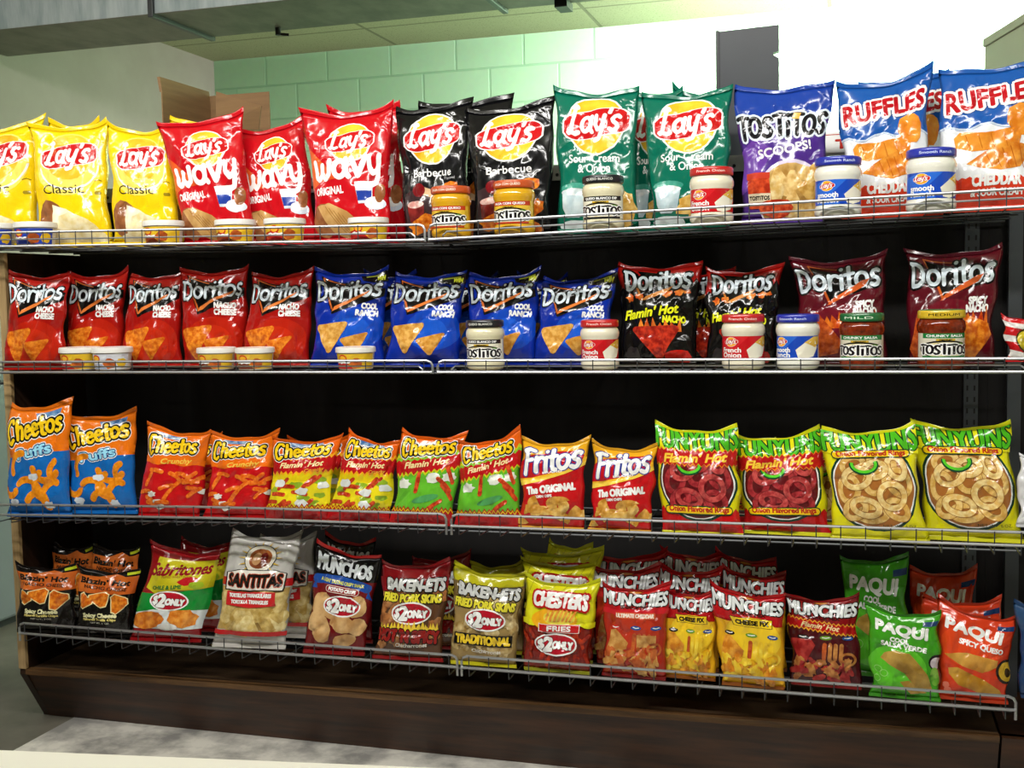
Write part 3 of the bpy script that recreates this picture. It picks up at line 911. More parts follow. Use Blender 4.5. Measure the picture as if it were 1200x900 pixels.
def price_badge(d, x, t, k=1.0):
    d.ell(x, t, .255 * k, .13 * k, W_); d.ell(x, t, .235 * k, .112 * k, '#B3182A')
    d.txt('$', x - .17 * k, t, .1 * k, W_, bold=.008 * k, out=[(K_, .006)]); d.txt('2', x - .085 * k, t, .155 * k, W_, bold=.014 * k, out=[(K_, .006)])
    d.txt('ONLY', x + .085 * k, t + .01, .075 * k, W_, w=.23 * k, bold=.009 * k, out=[(K_, .005)])


def d_blazin():
    d = Design(1.3, '#100D0C', bands=[(.09, '#1C1614')], top='#181312', k=0.86)
    d.poly([(-.5, .16), (-.12, .145), (.1, .05), (.26, .14), (.5, .14), (.5, .44), (.2, .46), (-.5, .44)], food('#B4501C', '#CC6A28', 12))
    d.txt("Blazin' Hot", -.02, .25, .105, '#16120E', w=.78, bold=.008, rot=-2); d.txt('NACHO CHEESE', .0, .36, .06, '#2A160A', w=.68, bold=.003, rot=-3)
    d.poly([(.26, .055), (.5, .05), (.5, .1), (.28, .11)], '#B9C428')
    for x, t, r, ro in ((-.3, .58, .14, 30), (-.06, .54, .17, 80), (.24, .6, .19, 160)):
        d.tri(x, t, r + .022, '#E8D8A0', rot=ro, sx=.85)
    for x, t, r, ro in ((-.3, .58, .14, 30), (-.06, .54, .17, 80), (.24, .6, .19, 160)): d.tri(x, t, r, NACHO, rot=ro, sx=.85)
    d.txt('Spicy Cheese', -.04, .8, .068, '#E6E2B0', w=.54, bold=.006); d.txt('Flavored Tortilla Chips', -.04, .865, .038, '#D8C874', w=.54, bold=.003)
    d.txt('NET WT. 3 OZ.', -.02, .92, .026, '#C8C4B4', w=.34)
    return d


def d_sabritones():
    d = Design(1.36, '#8C1016', bands=[(.13, '#8C1016')], top='#7A0E14', bot='#8C1016', k=0.92)
    d.poly([(-.34, .14), (.5, .12), (.5, .44), (.3, .47), (.0, .5), (-.2, .56), (-.42, .5)], food('#B9AE1C', '#D2C82A', 10))
    d.poly([(-.5, .56), (-.2, .55), (.1, .5), (.5, .44), (.5, .72), (.1, .74), (-.5, .78)], '#148A34')
    d.poly([(-.5, .78), (-.2, .72), (.5, .7), (.5, .92), (-.5, .94)], '#DDE4E6')
    d.txt('Sabritones', .03, .25, .17, '#8C1420', w=.82, shear=.3, rot=7, bold=.008); d.txt('PUFFED WHEAT SNACKS', .0, .345, .03, '#8C2018', w=.4, rot=6)
    d.blob(.16, .38, .14, .06, '#B81820', rot=10, seed=3, jag=.1); d.blob(.3, .42, .1, .06, '#9AB428', seed=4, jag=.2)
    d.txt('CHILE & LIME', -.1, .47, .05, '#2A6A2C', w=.4, rot=8, bold=.003)
    price_badge(d, -.02, .615, 1.05)
    d.blob(-.25, .84, .25, .13, food('#C8661C', '#EE9A3A', 50), rot=6, seed=4, jag=.1); d.blob(.22, .8, .2, .13, food('#D0701C', '#F2A648', 50), rot=-8, seed=8, jag=.12)
    d.ell(.04, .9, .14, .05, W_)
    return d


def d_santitas():
    d = Design(1.52, '#B9B7B2', top='#A9A7A2', bot='#C8C4BE', k=0.95)
    d.rect(-.5, .42, .5, .49, '#B3181C')
    d.poly([(-.48, .5), (.48, .5), (.46, .88), (-.46, .88)], food('#8A6A34', '#C8A864', 20))
    rg = random.Random(2)
    for k in range(24): d.tri(rg.uniform(-.42, .42), rg.uniform(.56, .86), rg.uniform(.1, .17), food(*rg.choice([('#C0A25C', '#E2CC8E'), ('#AE8C44', '#D2B670'), ('#CFB46C', '#EEDDA6')]), 60), rot=rg.uniform(0, 120))
    for k in range(16):
        a = 2 * PI * k / 16
        d.poly_raw([[(.15 * math.cos(a - .12), d.y(.235) + .15 * math.sin(a - .12)), (.15 * math.cos(a + .12), d.y(.235) + .15 * math.sin(a + .12)), (.3 * math.cos(a), d.y(.235) + .26 * math.sin(a))]], '#C9A53C')
    d.ell(0, .235, .205, .205, K_); d.ell(0, .235, .195, .195, '#D8D2C2'); d.ell(0, .235, .145, .145, food('#6A3218', '#A8602E', 20))
    d.ell(-.04, .24, .06, .09, '#B88A5C'); d.ell(.05, .225, .05, .07, '#6E1A14')
    d.poly([(-.42, .375), (-.24, .345), (.24, .345), (.42, .375), (.4, .53), (-.4, .53)], K_); d.poly([(-.4, .378), (-.23, .352), (.23, .352), (.4, .378), (.385, .523), (-.385, .523)], '#E2DDD2')
    d.txt('SANTITAS', 0, .435, .15, '#1A1412', w=.72, bold=.01, out=[('#B3482A', .01)], arch=-.012)
    d.poly([(-.36, .54), (.3, .54), (.32, .66), (-.02, .685), (-.36, .66)], '#C8262A'); d.txt('TORTILLAS TRIANGULARES', -.03, .572, .045, W_, w=.56, bold=.004); d.txt('TORTILLA TRIANGLES', -.03, .63, .045, W_, w=.5, bold=.004)
    d.rect(-.5, .885, .5, .925, '#C02024')
    return d


def d_munchos():
    d = Design(1.45, '#6E1216', bands=[(.3, '#0F0E10')], top='#A01A1A', bot='#8A1418', k=0.95)
    d.txt('MUNCHOS', -.02, .19, .2, '#CDD3D6', w=.84, bold=.012, out=[(K_, .012)], shear=-.1, rot=-4)
    d.poly_raw(ribbon([[(x_, d.y(.36) + .05 * math.cos(x_ * 4) - .06 * x_) for x_ in np.linspace(-.42, .4, 10)]], .12), '#1C4A9C')
    d.txt('A LIGHT TASTING CRISPY SNACK', 0, .345, .045, '#D9D84A', w=.66, arch=-.0, rot=-3, bold=.002)
    d.poly([(-.42, .36), (-.5, .44), (-.38, .43)], '#1C4A9C'); d.poly([(.42, .4), (.5, .5), (.4, .47)], '#1C4A9C')
    d.poly_raw(ribbon([[(-.18, d.y(.41)), (.24, d.y(.425))]], .09), '#E8D8CC'); d.poly_raw(ribbon([[(-.18, d.y(.41)), (.24, d.y(.425))]], .075), '#8E1A20')
    d.txt('POTATO CRISPS', .03, .417, .042, W_, w=.4, rot=-3, bold=.004)
    c = food('#B98A54', '#DDB57E', 30)
    for x, t, a, b, ro in ((-.26, .58, .18, .17, 20), (.02, .6, .25, .16, 0), (.28, .56, .16, .15, 0), (-.22, .8, .14, .2, 30), (.1, .74, .2, .12, -12), (.34, .76, .14, .12, 10), (.16, .9, .18, .09, 12), (-.36, .74, .1, .13, 0)): d.blob(x, t, a, b, c, rot=ro, seed=int(abs(x) * 100) + 3, jag=.08)
    price_badge(d, .06, .57, 1.1)
    return d


def d_bakenets(hot=True):
    d = Design(1.3, '#5A3A24' if hot else '#9C8250', bands=[(.2, '#7C1016' if hot else '#B9B31E')], top='#7C1016' if hot else '#B9B31E', bot='#8A1418' if hot else '#C2BA1E', k=0.9)
    rg = random.Random(3 + hot)
    c = [food('#7A4424', '#B87844', 50), food('#8E5A34', '#C48C58', 50)] if hot else [food('#A88A54', '#DCCB9A', 50), food('#94763E', '#CDB680', 50)]
    for k in range(34): d.blob(rg.uniform(-.42, .42), rg.uniform(.34, .94), rg.uniform(.07, .12), rg.uniform(.05, .08), c[k % 2], rot=rg.uniform(0, 180), seed=k, jag=.3)
    d.poly([(-.5, .19), (.5, .19), (.5, .33), (.2, .31), (-.2, .33), (-.5, .36)], '#7C1016' if hot else '#6E5A30')
    d.txt('BAKEN-ETS', .04, .27, .15, '#C9CBC9', w=.82, bold=.012, out=[(K_, .014)], rot=-2)
    d.txt('FRIED PORK SKINS', 0, .42, .1, '#DED23A', w=.84, bold=.008, out=[(K_, .01)], rot=-2)
    price_badge(d, .02, .585, 1.12)
    if hot:
        flames(d, .75, .09, -.44, .44, '#E8C83A', seed=3, n=16); d.txt("HOT 'N SPICY", 0, .83, .14, '#8E1A18', w=.88, bold=.014, out=[(K_, .012)], rot=-2)
    else:
        d.rect(-.42, .745, .42, .87, K_); d.txt('TRADITIONAL', 0, .808, .1, '#E6C32E', w=.78, bold=.01)
    d.txt('Chicharrones', .06, .925, .045, '#D8D4CA', w=.42, bold=.002)
    return d


def d_chesters():
    d = Design(1.3, '#7A1A12', bands=[(.52, '#D8D41C')], top='#C6C81C', bot='#8A8A1C', k=0.9)
    for k in range(9): d.line([(-.5 + k * .14, .05), (-.62 + k * .14, .25)], .004, '#6E7016')
    rg = random.Random(6)
    for k in range(44): 
        x, t, a = rg.uniform(-.46, .46), rg.uniform(.58, .97), rg.uniform(.8, 2.4)
        d.line([(x - .06 * math.cos(a), d.y(t) - .06 * math.sin(a)), (x + .06 * math.cos(a), d.y(t) + .06 * math.sin(a))], .05, food('#8E1C10', '#C23A1C', 80) if k % 2 else food('#7C160E', '#AE3018', 80), raw=True)
    d.band(.55, .05, .02, '#D8D41C', amp=.012, n=8, smooth=True)
    d.ell(-.05, .5, .3, .15, '#E8A81C'); d.ell(.02, .47, .2, .1, '#E6D24A')
    for k in range(7): d.line([(-.14 + k * .05, .5), (-.1 + k * .055, .36)], .03, food('#D8802A', '#F0B04A', 60))
    d.txt("CHESTER'S", .02, .27, .2, W_, w=.72, bold=.014, out=[('#B8141C', .03)], rot=-3, arch=.02)
    d.rect(-.24, .545, .3, .635, '#F0ECE4'); d.rect(-.23, .55, .29, .63, '#C41C22'); d.txt('FRIES', .03, .59, .06, W_, w=.3, bold=.004)
    price_badge(d, .0, .77, 1.15)
    return d


def d_munchies(kind):
    base = {'r': '#A82A1A', 'y': '#E2A81C', 'm': '#4A1018'}[kind]
    d = Design(1.42, base, bands=[(.40, '#B3141A' if kind != 'm' else '#8A1016')], top='#A81218', bot='#7A1014' if kind != 'y' else '#8A4A14', k=0.8)
    if kind == 'y': d.poly([(-.5, .43), (-.1, .40), (.2, .40), (.5, .46), (.5, .37), (-.5, .37)], '#B3141A'); d.ell(.06, .62, .4, .3, '#EEC62A')
    if kind == 'r': d.ell(.0, .7, .4, .3, '#B8341E'); d.band(.40, .06, .02, '#C8202A', amp=.01, n=5, smooth=True)
    d.ell(.0, .07, .1, .03, '#8A3A14'); d.ell(.0, .07, .075, .02, '#C87A2E')
    d.txt('MUNCHIES', .0, .2, .2, '#DDE1E2', w=.94, bold=.011, out=[(K_, .016)], rot=-3, grow=-.06)
    d.txt('SNACK MIX', .02, .315, .05, '#3A0A0C', w=.42, bold=.004, rot=-2)
    if kind == 'r': d.poly([(-.26, .385), (.3, .395), (.32, .475), (-.26, .465)], '#D8603A'); d.txt('ULTIMATE CHEDDAR', .02, .43, .055, '#F2E2D2', w=.54, bold=.005, rot=-1)
    if kind == 'y': d.poly([(-.24, .365), (.34, .375), (.34, .49), (-.2, .48)], K_); d.poly([(-.23, .37), (.33, .38), (.33, .485), (-.19, .475)], '#F0CC28'); d.txt('CHEESE FIX', .06, .428, .065, '#1A1408', w=.44, bold=.006)
    if kind == 'm':
        d.band(.44, .08, .085, '#E8A02C', amp=.02, n=16, tilt=-.14); d.band(.44, .058, .062, '#B8181A', amp=.02, n=16, tilt=-.14, seed=6)
        d.txt("Flamin' Hot", -.02, .435, .075, '#F2D8A0', w=.5, shear=.3, bold=.004, rot=-7)
    for x, c in ((-.27, '#1A1A1C' if kind != 'r' else '#C8322A'), (.04, '#6EA02A' if kind != 'r' else '#1C4E9A'), (.34, '#1C4E9A')): d.ell(x, .59, .08, .032, c); d.line([(x - .045, .585), (x, .593), (x + .045, .585)], .014, W_)
    rg = random.Random(7)
    fc = {'r': [food('#B87A3A', '#D8A860', 60), food('#A84A20', '#CC6E38', 60)], 'y': [food('#C8761C', '#EBA83A', 60), food('#E0B01E', '#F4D84A', 40)], 'm': [food('#8E1C1E', '#B83A34', 60), food('#A05A2A', '#C88A4A', 60)]}[kind]
    if kind != 'm': d.tri(-.26, .78, .19, fc[0], rot=15)
    else: d.tri(-.3, .74, .2, fc[0], rot=60)
    for k in range(4): d.line([(.0 + k * .075, .86), (.02 + k * .075, .68)], .055, fc[1] if k else food('#A8401C', '#D06A30', 60))
    if kind == 'r': d.rect(.05, .68, .34, .84, fc[0])
    d.ring(.32, .86, .12, .1, .035, fc[1])
    for k in range(30): d.blob(rg.uniform(-.42, .42), rg.uniform(.9, 1.15), .1, .05, fc[k % 2], rot=rg.uniform(0, 180), seed=k, jag=.3)
    return d


def d_paqui(green=True):
    d = Design(1.42, '#3E9A1E' if green else '#D23C1C', top='#2E7A18' if green else '#B8341C', bot='#3A8E1E' if green else '#C03A1C', k=0.96)
    if green: d.ell(-.1, .7, .42, .34, '#58B82A')
    else: d.ell(-.05, .45, .4, .3, '#E0481F')
    d.rect(.26, .13, .48, .19, '#1A3A6E'); d.txt('PAQUI', -.02, .255, .17, W_, w=.7, bold=.013, rot=-7, grow=.08)
    if green: d.txt('COOL', -.05, .385, .07, W_, w=.24, bold=.005, rot=-7); d.txt('SALSA VERDE', .0, .45, .07, W_, w=.6, bold=.005, rot=-6)
    else: d.txt('SPICY QUESO', .08, .42, .075, W_, w=.56, bold=.005, rot=-7)
    if green:
        d.poly([(-.26, .54), (-.12, .5), (.08, .52), (.24, .66), (.32, .74), (.4, .93), (.16, .9), (.0, .74), (-.2, .66), (-.32, .6)], food('#8E6A24', '#C8A250', 20))
        d.poly([(-.06, .84), (.06, .82), (.3, .95), (.08, .97)], food('#9A7428', '#D0AC58', 20))
        d.ell(.46, .6, .12, .12, '#1A1414'); d.ell(.46, .61, .09, .09, '#C8BCC2'); d.ell(.44, .76, .08, .14, food('#5A9A2A', '#9AC85A', 30))
        for x, t in ((-.36, .72), (-.4, .82), (-.28, .76)): d.ring(x, t, .06, .05, .01, '#8FD06A')
    else:
        d.poly([(-.4, .56), (-.1, .51), (.3, .54), (.28, .62), (.1, .70), (-.16, .66)], food('#B87A28', '#DDA84E', 20))
        d.poly([(-.34, .70), (-.22, .68), (.14, .78), (.36, .88), (.42, .95), (.1, .93), (-.2, .86), (-.34, .76)], food('#A8741E', '#D2A040', 20))
        d.ell(.46, .66, .19, .19, '#2A1A10'); d.ell(.46, .66, .15, .15, food('#B88A1E', '#DDB83A', 30)); d.ell(.45, .67, .05, .07, '#3A2A14')
        for x, t in ((-.38, .88), (-.34, .93)): d.blob(x, t, .06, .05, '#E8806A', seed=4)
    return d


def d_popcorn():
    d = Design(1.1, '#C41A20', top='#B8181E')
    for k in range(3): d.poly([(-.5, .15 + k * .3), (-.1, .25 + k * .3), (.5, .12 + k * .3), (.5, .22 + k * .3), (-.1, .38 + k * .3), (-.5, .28 + k * .3)], '#E2DEDA')
    d.ell(.0, .6, .3, .3, '#3A3414'); d.ell(.0, .6, .27, .27, food('#8A7A1C', '#C8B62E', 50))
    return d


DS = dict(classic=d_classic(), wavy=d_wavy(), bbq=d_bbq(), sourcream=d_sourcream(), scoops=d_scoops(), ruffles=d_ruffles(), nacho=d_nacho(),
          ranch=d_ranch(), flaminnacho=d_flaminnacho(), spicy=d_spicy(), puffs=d_puffs(), crunchy=d_crunchy(), hot=d_hotcheetos(), lime=d_hotcheetos(True),
          fritos=d_fritos(), ringhot=d_funyuns(True), ring=d_funyuns(), blazin=d_blazin(), sabritones=d_sabritones(), santitas=d_santitas(),
          munchos=d_munchos(), bakenred=d_bakenets(), bakenyellow=d_bakenets(False), chesters=d_chesters(), mixred=d_munchies('r'), mixyellow=d_munchies('y'),
          mixmaroon=d_munchies('m'), paquigreen=d_paqui(), paquiorange=d_paqui(False), popcorn=d_popcorn())


# ------------------------------------------------------------------ jars and tubs
JU = np.linspace(-.5, .5, 19)


def wrap(ds, r, z0, z1, th, parent, name, matbase, yaw=0, bulge=0):
    """a printed paper band wrapped round a jar; th = angle it spans"""
    A = ds.A; vs = np.linspace(0, A, 5); fc, fl, fs, fm = ds.bake(JU, vs, False)
    g = np.array([(u, v, -1) for v in vs for u in JU]); nu = len(JU)
    loops = []; starts = []; mi = []
    for j in range(len(vs) - 1):
        for i in range(nu - 1):
            starts.append(len(loops)); loops += [j * nu + i, j * nu + i + 1, (j + 1) * nu + i + 1, (j + 1) * nu + i]; mi.append(0)
    co = np.vstack([g, fc]) if len(fc) else g
    loops = np.concatenate([np.array(loops), fl + len(g)]); starts = np.concatenate([np.array(starts), fs + len(starts) * 4]); mi = np.concatenate([np.array(mi), fm + 1])
    a = co[:, 0] * math.radians(th) + math.radians(yaw); rr = (r(co[:, 1] / A) if callable(r) else r) + .0007 + .00006 * (co[:, 2] + 1)
    p = np.stack([rr * np.sin(a), -rr * np.cos(a), z0 + (z1 - z0) * co[:, 1] / A], 1)
    me = raw_mesh(name, p, loops, starts, mi, [matbase] + ds.mats)
    return link(bpy.data.objects.new(name, me), parent)


def lab(A, base): return Design(A, base)


def j_tost(band, sub, badge=None):
    d = lab(.62, W_)
    d.rect(-.34, .0, .42, .2, band); d.txt(sub, .02, .1, .06, W_, w=.58, bold=.003)
    d.rect(-.12, .22, .16, .3, badge or '#C9A22A'); d.txt('MEDIUM', .02, .26, .03, K_, w=.18, bold=.002)
    d.ell(.02, .64, .42, .22, K_); d.ell(.02, .66, .39, .19, food('#D8C890', '#F2EACC', 60))
    d.blob(-.3, .52, .08, .06, food('#B83A1E', '#DD6A3A', 60), seed=3); d.blob(.26, .48, .06, .05, '#5E8A2E', seed=5); d.ell(.34, .52, .05, .04, '#C9A0B8')
    d.brush('TOSTiTOS', .02, .70, .17, '#151015', .042, w=.78, out=[(W_, .022)], jump=.05)
    d.rect(-.34, .92, .38, 1, band)
    return d


def j_lays(c, c2, l1, l2):
    d = lab(.5, c)
    d.poly([(-.5, .2), (-.2, .0), (.1, .0), (-.1, .5), (.0, 1), (-.5, 1)], c2)
    d.poly([(.1, .95), (.06, .6), (.2, .3), (.4, .2), (.46, .5), (.36, .9), (.2, 1)], '#EFE9D6'); d.poly([(.2, .28), (.36, .04), (.5, .02), (.5, .34), (.4, .5)], food('#D8A838', '#F0CE6A', 30))
    lays_logo(d, -.2, .25, .1)
    d.txt(l1, -.2, .6, .1, W_, w=.34, bold=.004); d.txt(l2, -.2, .82, .1, W_, w=.34, bold=.004)
    return d


LABEL = dict(queso=(j_tost('#B83A1E', 'SALSA CON QUESO'), '#D6A11C', '#C4501E', ('#F0E4D4', 'SALSA CON QUESO')),
             dip=(j_tost('#16181C', 'QUESO BLANCO DIP'), '#DDD6B4', '#17191F', ('#D8D8D0', 'QUESO BLANCO')),
             onion=(j_lays('#C0161E', '#D02028', 'French', 'Onion'), '#E6DFC8', '#C2201E', ('#F4D8D0', 'French Onion')),
             ranch=(j_lays('#1A46B4', '#2A66D0', 'smooth', 'Ranch'), '#E8E6DA', '#2430A4', ('#C8D4F4', 'Smooth Ranch')),
             salsa=(j_tost('#1E7A3A', 'CHUNKY SALSA'), None, '#1F6A38', ('#D8E8D0', 'MILD')),
             salsay=(j_tost('#1E7A3A', 'CHUNKY SALSA', '#C9A22A'), None, '#D8B42A', ('#3A3010', 'MEDIUM')))
GLASSY = {}


def jar(kind, px, w, Y, z, label, group, yaw=0):
    ds, body, lidc, (ltc, lt) = LABEL[kind]
    x = XAT(px, Y, z + .05); dist = (R.T @ (np.array([x, Y, z]) - CAM))[2]
    r = w / 2 * dist / F; h = r * 2 * 1.26
    root = empty('salsa_jar' if kind.startswith('salsa') else 'dip_jar', (x, Y, z + .0012)); tag(root, label, 'jar', group)
    if body is None: m = mottled('salsa_in_glass', '#4A1608', '#8E3214', 90, .1, .0, lo=.3, hi=.7)
    else: m = plain('jar_' + kind, body, .14, 0, .8)
    b = MB()
    pf = [(.8, 0), (.9, .02), (.965, .06), (.985, .14), (.93, .19), (.93, .62), (.985, .67), (.99, .74), (.95, .80), (.88, .835), (.86, .86)]
    b.lathe([(r * p, h * q) for p, q in pf], 40); b.build('jar_body', m, root, smooth=True)
    b = MB(); b.lathe([(r * .86, h * .855), (r * .95, h * .858), (r * .965, h * .875), (r * .965, h * .965), (r * .93, h * .99), (r * .85, h * 1.0), (r * .8, h * .992)], 40)
    lid = b.build('lid', plain('lid_' + kind, lidc, .3, 0, .3), root, smooth=True)
    if kind == 'salsay':
        b = MB(); b.lathe([(r * .93, h * .99), (r * .85, h * 1.003), (r * .8, h * .996)], 40); b.build('lid_top', plain('lid_salsa', '#1F6A38', .3), lid, smooth=True)
    d2 = lid_design(lt, ltc); wrap(d2, r * .965, h * .88, h * .96, 130, lid, 'lid_print', plain('lid_' + kind, lidc, .3), yaw)
    wrap(ds, r * .93, h * .2, h * .61, 172, root, 'paper_label', film({'queso': '#E2BC3A', 'dip': '#E8E4D0', 'salsa': '#D9D2BE', 'salsay': '#D9D2BE'}.get(kind, ds.base)), yaw)
    return root


_ld = {}


def lid_design(t, c):
    if (t, c) not in _ld: d = lab(.09, c); d.txt(t, 0, .5, .045, c, w=.6, bold=.002); _ld[(t, c)] = d
    return _ld[(t, c)]


def c_cup(c, c2, word):
    d = lab(.3, c)
    d.poly([(-.5, .55), (-.1, .35), (.1, 1), (-.5, 1)], c2); d.blob(.14, .62, .12, .1, food('#8A3A14', '#C8642A', 60), seed=3); d.blob(.36, .6, .09, .1, '#E2B62A', seed=6)
    d.ell(-.12, .3, .09, .075, '#C4161C'); d.ell(-.12, .3, .07, .05, '#F0B030')
    d.line([(-.26, .6), (-.2, .55), (-.16, .62), (-.1, .56), (-.04, .61), (.02, .57)], .03, W_)
    return d


CUPS = dict(yellow=c_cup('#E8BE2C', '#8E3418', 'Dip'), bean=c_cup('#DDB23A', '#6A2A18', 'Bean'), blue=c_cup('#2A46B0', '#1E3492', 'Dip'), white=c_cup('#D4D6DE', '#A8B0C8', 'Dip'), red=c_cup('#E2B82C', '#B01E1C', 'Dip'))
LIDTOP = dict(yellow='#C8622A', bean='#B85A3A', blue='#8A9AD0', white='#7A5AA8', red='#C03A2A')


def cup(kind, px, w, Y, z, label, group, yaw=0):
    x = XAT(px, Y, z + .03); dist = (R.T @ (np.array([x, Y, z]) - CAM))[2]
    r = w / 2 * dist / F; h = r * 2 * .56
    root = empty('dip_cup', (x, Y, z + .0012)); tag(root, label, 'dip cup', group)
    b = MB(); b.lathe([(r * .8, 0), (r * .84, h * .03), (r * .93, h * .74), (r * .96, h * .78)], 36); b.build('tub', plain('cup_tub', '#D9D4C8', .35), root, smooth=True)
    wrap(CUPS[kind], lambda t: r * (.845 + .085 * t), h * .06, h * .72, 175, root, 'printed_wrap', film(CUPS[kind].base), yaw)
    b = MB(); b.lathe([(r * .96, h * .76), (r * 1.0, h * .77), (r * 1.0, h * .93), (r * .98, h * .99), (r * .94, h * 1.0), (r * .9, h * .97), (r * .5, h * .965)], 40)
    lid = b.build('lid', plain('cup_lid', '#E9E7E2', .3), root, smooth=True)
    b = MB(); b.lathe([(r * .86, h * .968), (r * .86, h * .976), (r * .3, h * .976)], 32); b.build('lid_seal', food(LIDTOP[kind], '#E8D8C0', 40), lid, smooth=True)
    return root


# ------------------------------------------------------------------ room
def struct(name, mb, m, bevel=0): o = mb.build(name, m, bevel=bevel); o['kind'] = 'structure'; return o


WX, WY, CEIL = -3.79, 3.85, 2.66
b = MB(); b.box(-6, 5, -4.5, 5, -.06, 0); struct('floor', b, mottled('worn_concrete', '#4E4B42', '#6E6A5E', 3.0, .55, .05))
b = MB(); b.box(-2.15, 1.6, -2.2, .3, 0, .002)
o = struct('lit_floor_sheet_1', b, mottled('pale_lit_floor', '#8E8C88', '#DCD8CE', 5.5, .4, .03, lo=.4, hi=.6, detail=10))  # added paler sheet: lit floor and its shadow edge put into the colour
b = MB(); b.box(WX - .1, 5, WY, WY + .1, 0, CEIL)
struct('wall_back', b, tiles('green_block_wall', '#B0D9B2', '#ABD5AE', '#9CCAA2', .4064, .2032, .007, .5, 'XZ', (-2.42, .048), .5, .5, bias=-.2))
b = MB(); b.box(WX - .1, WX, -4.5, WY, 0, CEIL); struct('wall_left', b, mottled('painted_grey_wall', '#9C968A', '#A7A196', 2, .6, .02))
b = MB(); b.box(2.4, 2.5, -4.5, WY, 0, CEIL); struct('wall_right', b, mottled('painted_side_wall', '#C8C4B4', '#D2CEBE', 2, .6, .02))
b = MB(); b.box(WX - .1, 2.5, -4.6, -4.5, 0, CEIL); struct('wall_front', b, mottled('painted_side_wall', '#C8C4B4', '#D2CEBE', 2, .6, .02))
b = MB(); b.box(WX - .1, 2.5, -4.6, WY + .1, CEIL, CEIL + .08)
struct('ceiling', b, tiles('speckled_ceiling_tile', '#B9B596', '#B5B191', '#8C8870', 1.22, .61, .012, 0, 'XY', (-1.36, 3.4), .2, .8, speck=1))

# metal duct along the ceiling
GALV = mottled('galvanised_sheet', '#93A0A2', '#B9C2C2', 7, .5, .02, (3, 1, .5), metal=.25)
GALV_SHADE = mottled('galvanised_shaded_underside', '#5C564C', '#777065', 5, .5, .03, (2, 1, .5), metal=.2)  # darker copy of the sheet metal, the unlit underside put into its colour
root = empty('air_duct', (-2.5, 1.75, 2.33)); tag(root, 'long galvanised metal air duct running under the ceiling at top left', 'duct')
def rel(o, r): o.parent = r; o.matrix_parent_inverse = r.matrix_basis.inverted(); return o
b = MB(); b.box(-3.75, -2.69, 1.54, 1.98, 2.332, 2.63); b.box(-3.75, -2.69, 1.541, 1.979, 2.33, 2.3318, 1); rel(b.build('duct_section', [GALV, GALV_SHADE]), root)
b = MB(); b.box(-2.684, -1.36, 1.54, 1.98, 2.332, 2.63); b.box(-2.684, -1.36, 1.541, 1.979, 2.33, 2.3318, 1); rel(b.build('duct_section', [GALV, GALV_SHADE]), root)
b = MB(); b.box(-1.352, .6, 1.54, 1.98, 2.332, 2.63); b.box(-1.352, .6, 1.541, 1.979, 2.33, 2.3318, 1); rel(b.build('duct_section', [GALV, GALV_SHADE]), root)
for x in (-2.687, -1.356):
    b = MB(); b.box(x - .012, x + .012, 1.525, 1.995, 2.315, 2.64); rel(b.build('flange', plain('duct_flange', '#4A4C4C', .45, .6), bevel=.003), root)
b = MB(); b.box(-1.13, -1.08, 1.9, 2.0, 2.3, 2.33); b.box(-1.11, -1.1, 1.995, 2.005, 2.33, CEIL); rel(b.build('hanger_strap', plain('duct_hanger', '#2A2A2A', .5, .5)), root)
b = MB(); b.tube([(-2.34, 1.93, 2.33), (-2.34, 1.93, 2.3)], .012, 10); b.tube([(-2.34, 1.93, 2.305), (-2.30, 1.95, 2.302)], .006, 6); rel(b.build('hook', plain('duct_hanger', '#2A2A2A', .5, .5)), root)

# white appliance at the far left, tall cabinet at the far right
root = empty('chest_cabinet', (-3.35, .6, 0)); tag(root, 'pale grey cabinet on the floor behind the wooden side panel at the far left', 'cabinet')
m = plain('pale_enamel', '#74797D', .35)
b = MB(); b.box(-3.7, -3.0, .25, 1.03, .03, .9); rel(b.build('carcass', m, bevel=.012), root)
b = MB(); b.box(-3.71, -2.995, .24, 1.04, .9, .95); rel(b.build('lid', m, bevel=.015), root)
b = MB(); b.box(-3.66, -3.03, .28, 1.0, 0, .03); rel(b.build('plinth', plain('black_plinth', '#1A1A1A', .6)), root)
root = empty('tall_cabinet', (.36, 1.2, 0), ); tag(root, 'olive beige tall cabinet standing behind the rack at the right edge', 'cabinet')
root.rotation_euler = (0, 0, math.radians(13.5))
m = plain('olive_beige_enamel', '#A8A48C', .5)
b = MB(); b.box(0, .5, -.65, 0, .06, 1.89); b.build('carcass', m, root, bevel=.004)
b = MB(); b.box(-.004, .505, -.655, .004, 1.89, 1.915); b.build('top_cap', m, root, bevel=.003)
b = MB(); b.box(.02, .48, -.62, -.02, 0, .06); b.build('plinth', plain('black_plinth', '#1A1A1A', .6), root)

# counter edge close to the camera
p1, p2 = PZ(0, 874, .85), PZ(650, 900, .85)
root = empty('counter', (p1[0], p1[1], 0)); root.rotation_euler = (0, 0, math.atan2(p2[1] - p1[1], p2[0] - p1[0])); tag(root, 'pale cream counter edge in the very front at the bottom left', 'counter')
b = MB(); b.box(-.6, 1.2, -.45, 0, .82, .85); b.build('worktop', plain('cream_laminate', '#EDEBDD', .35), root, bevel=.008)
b = MB(); b.box(-.55, 1.15, -.42, -.03, 0, .82); b.build('carcass', plain('cream_panel', '#CFCBBB', .5), root)

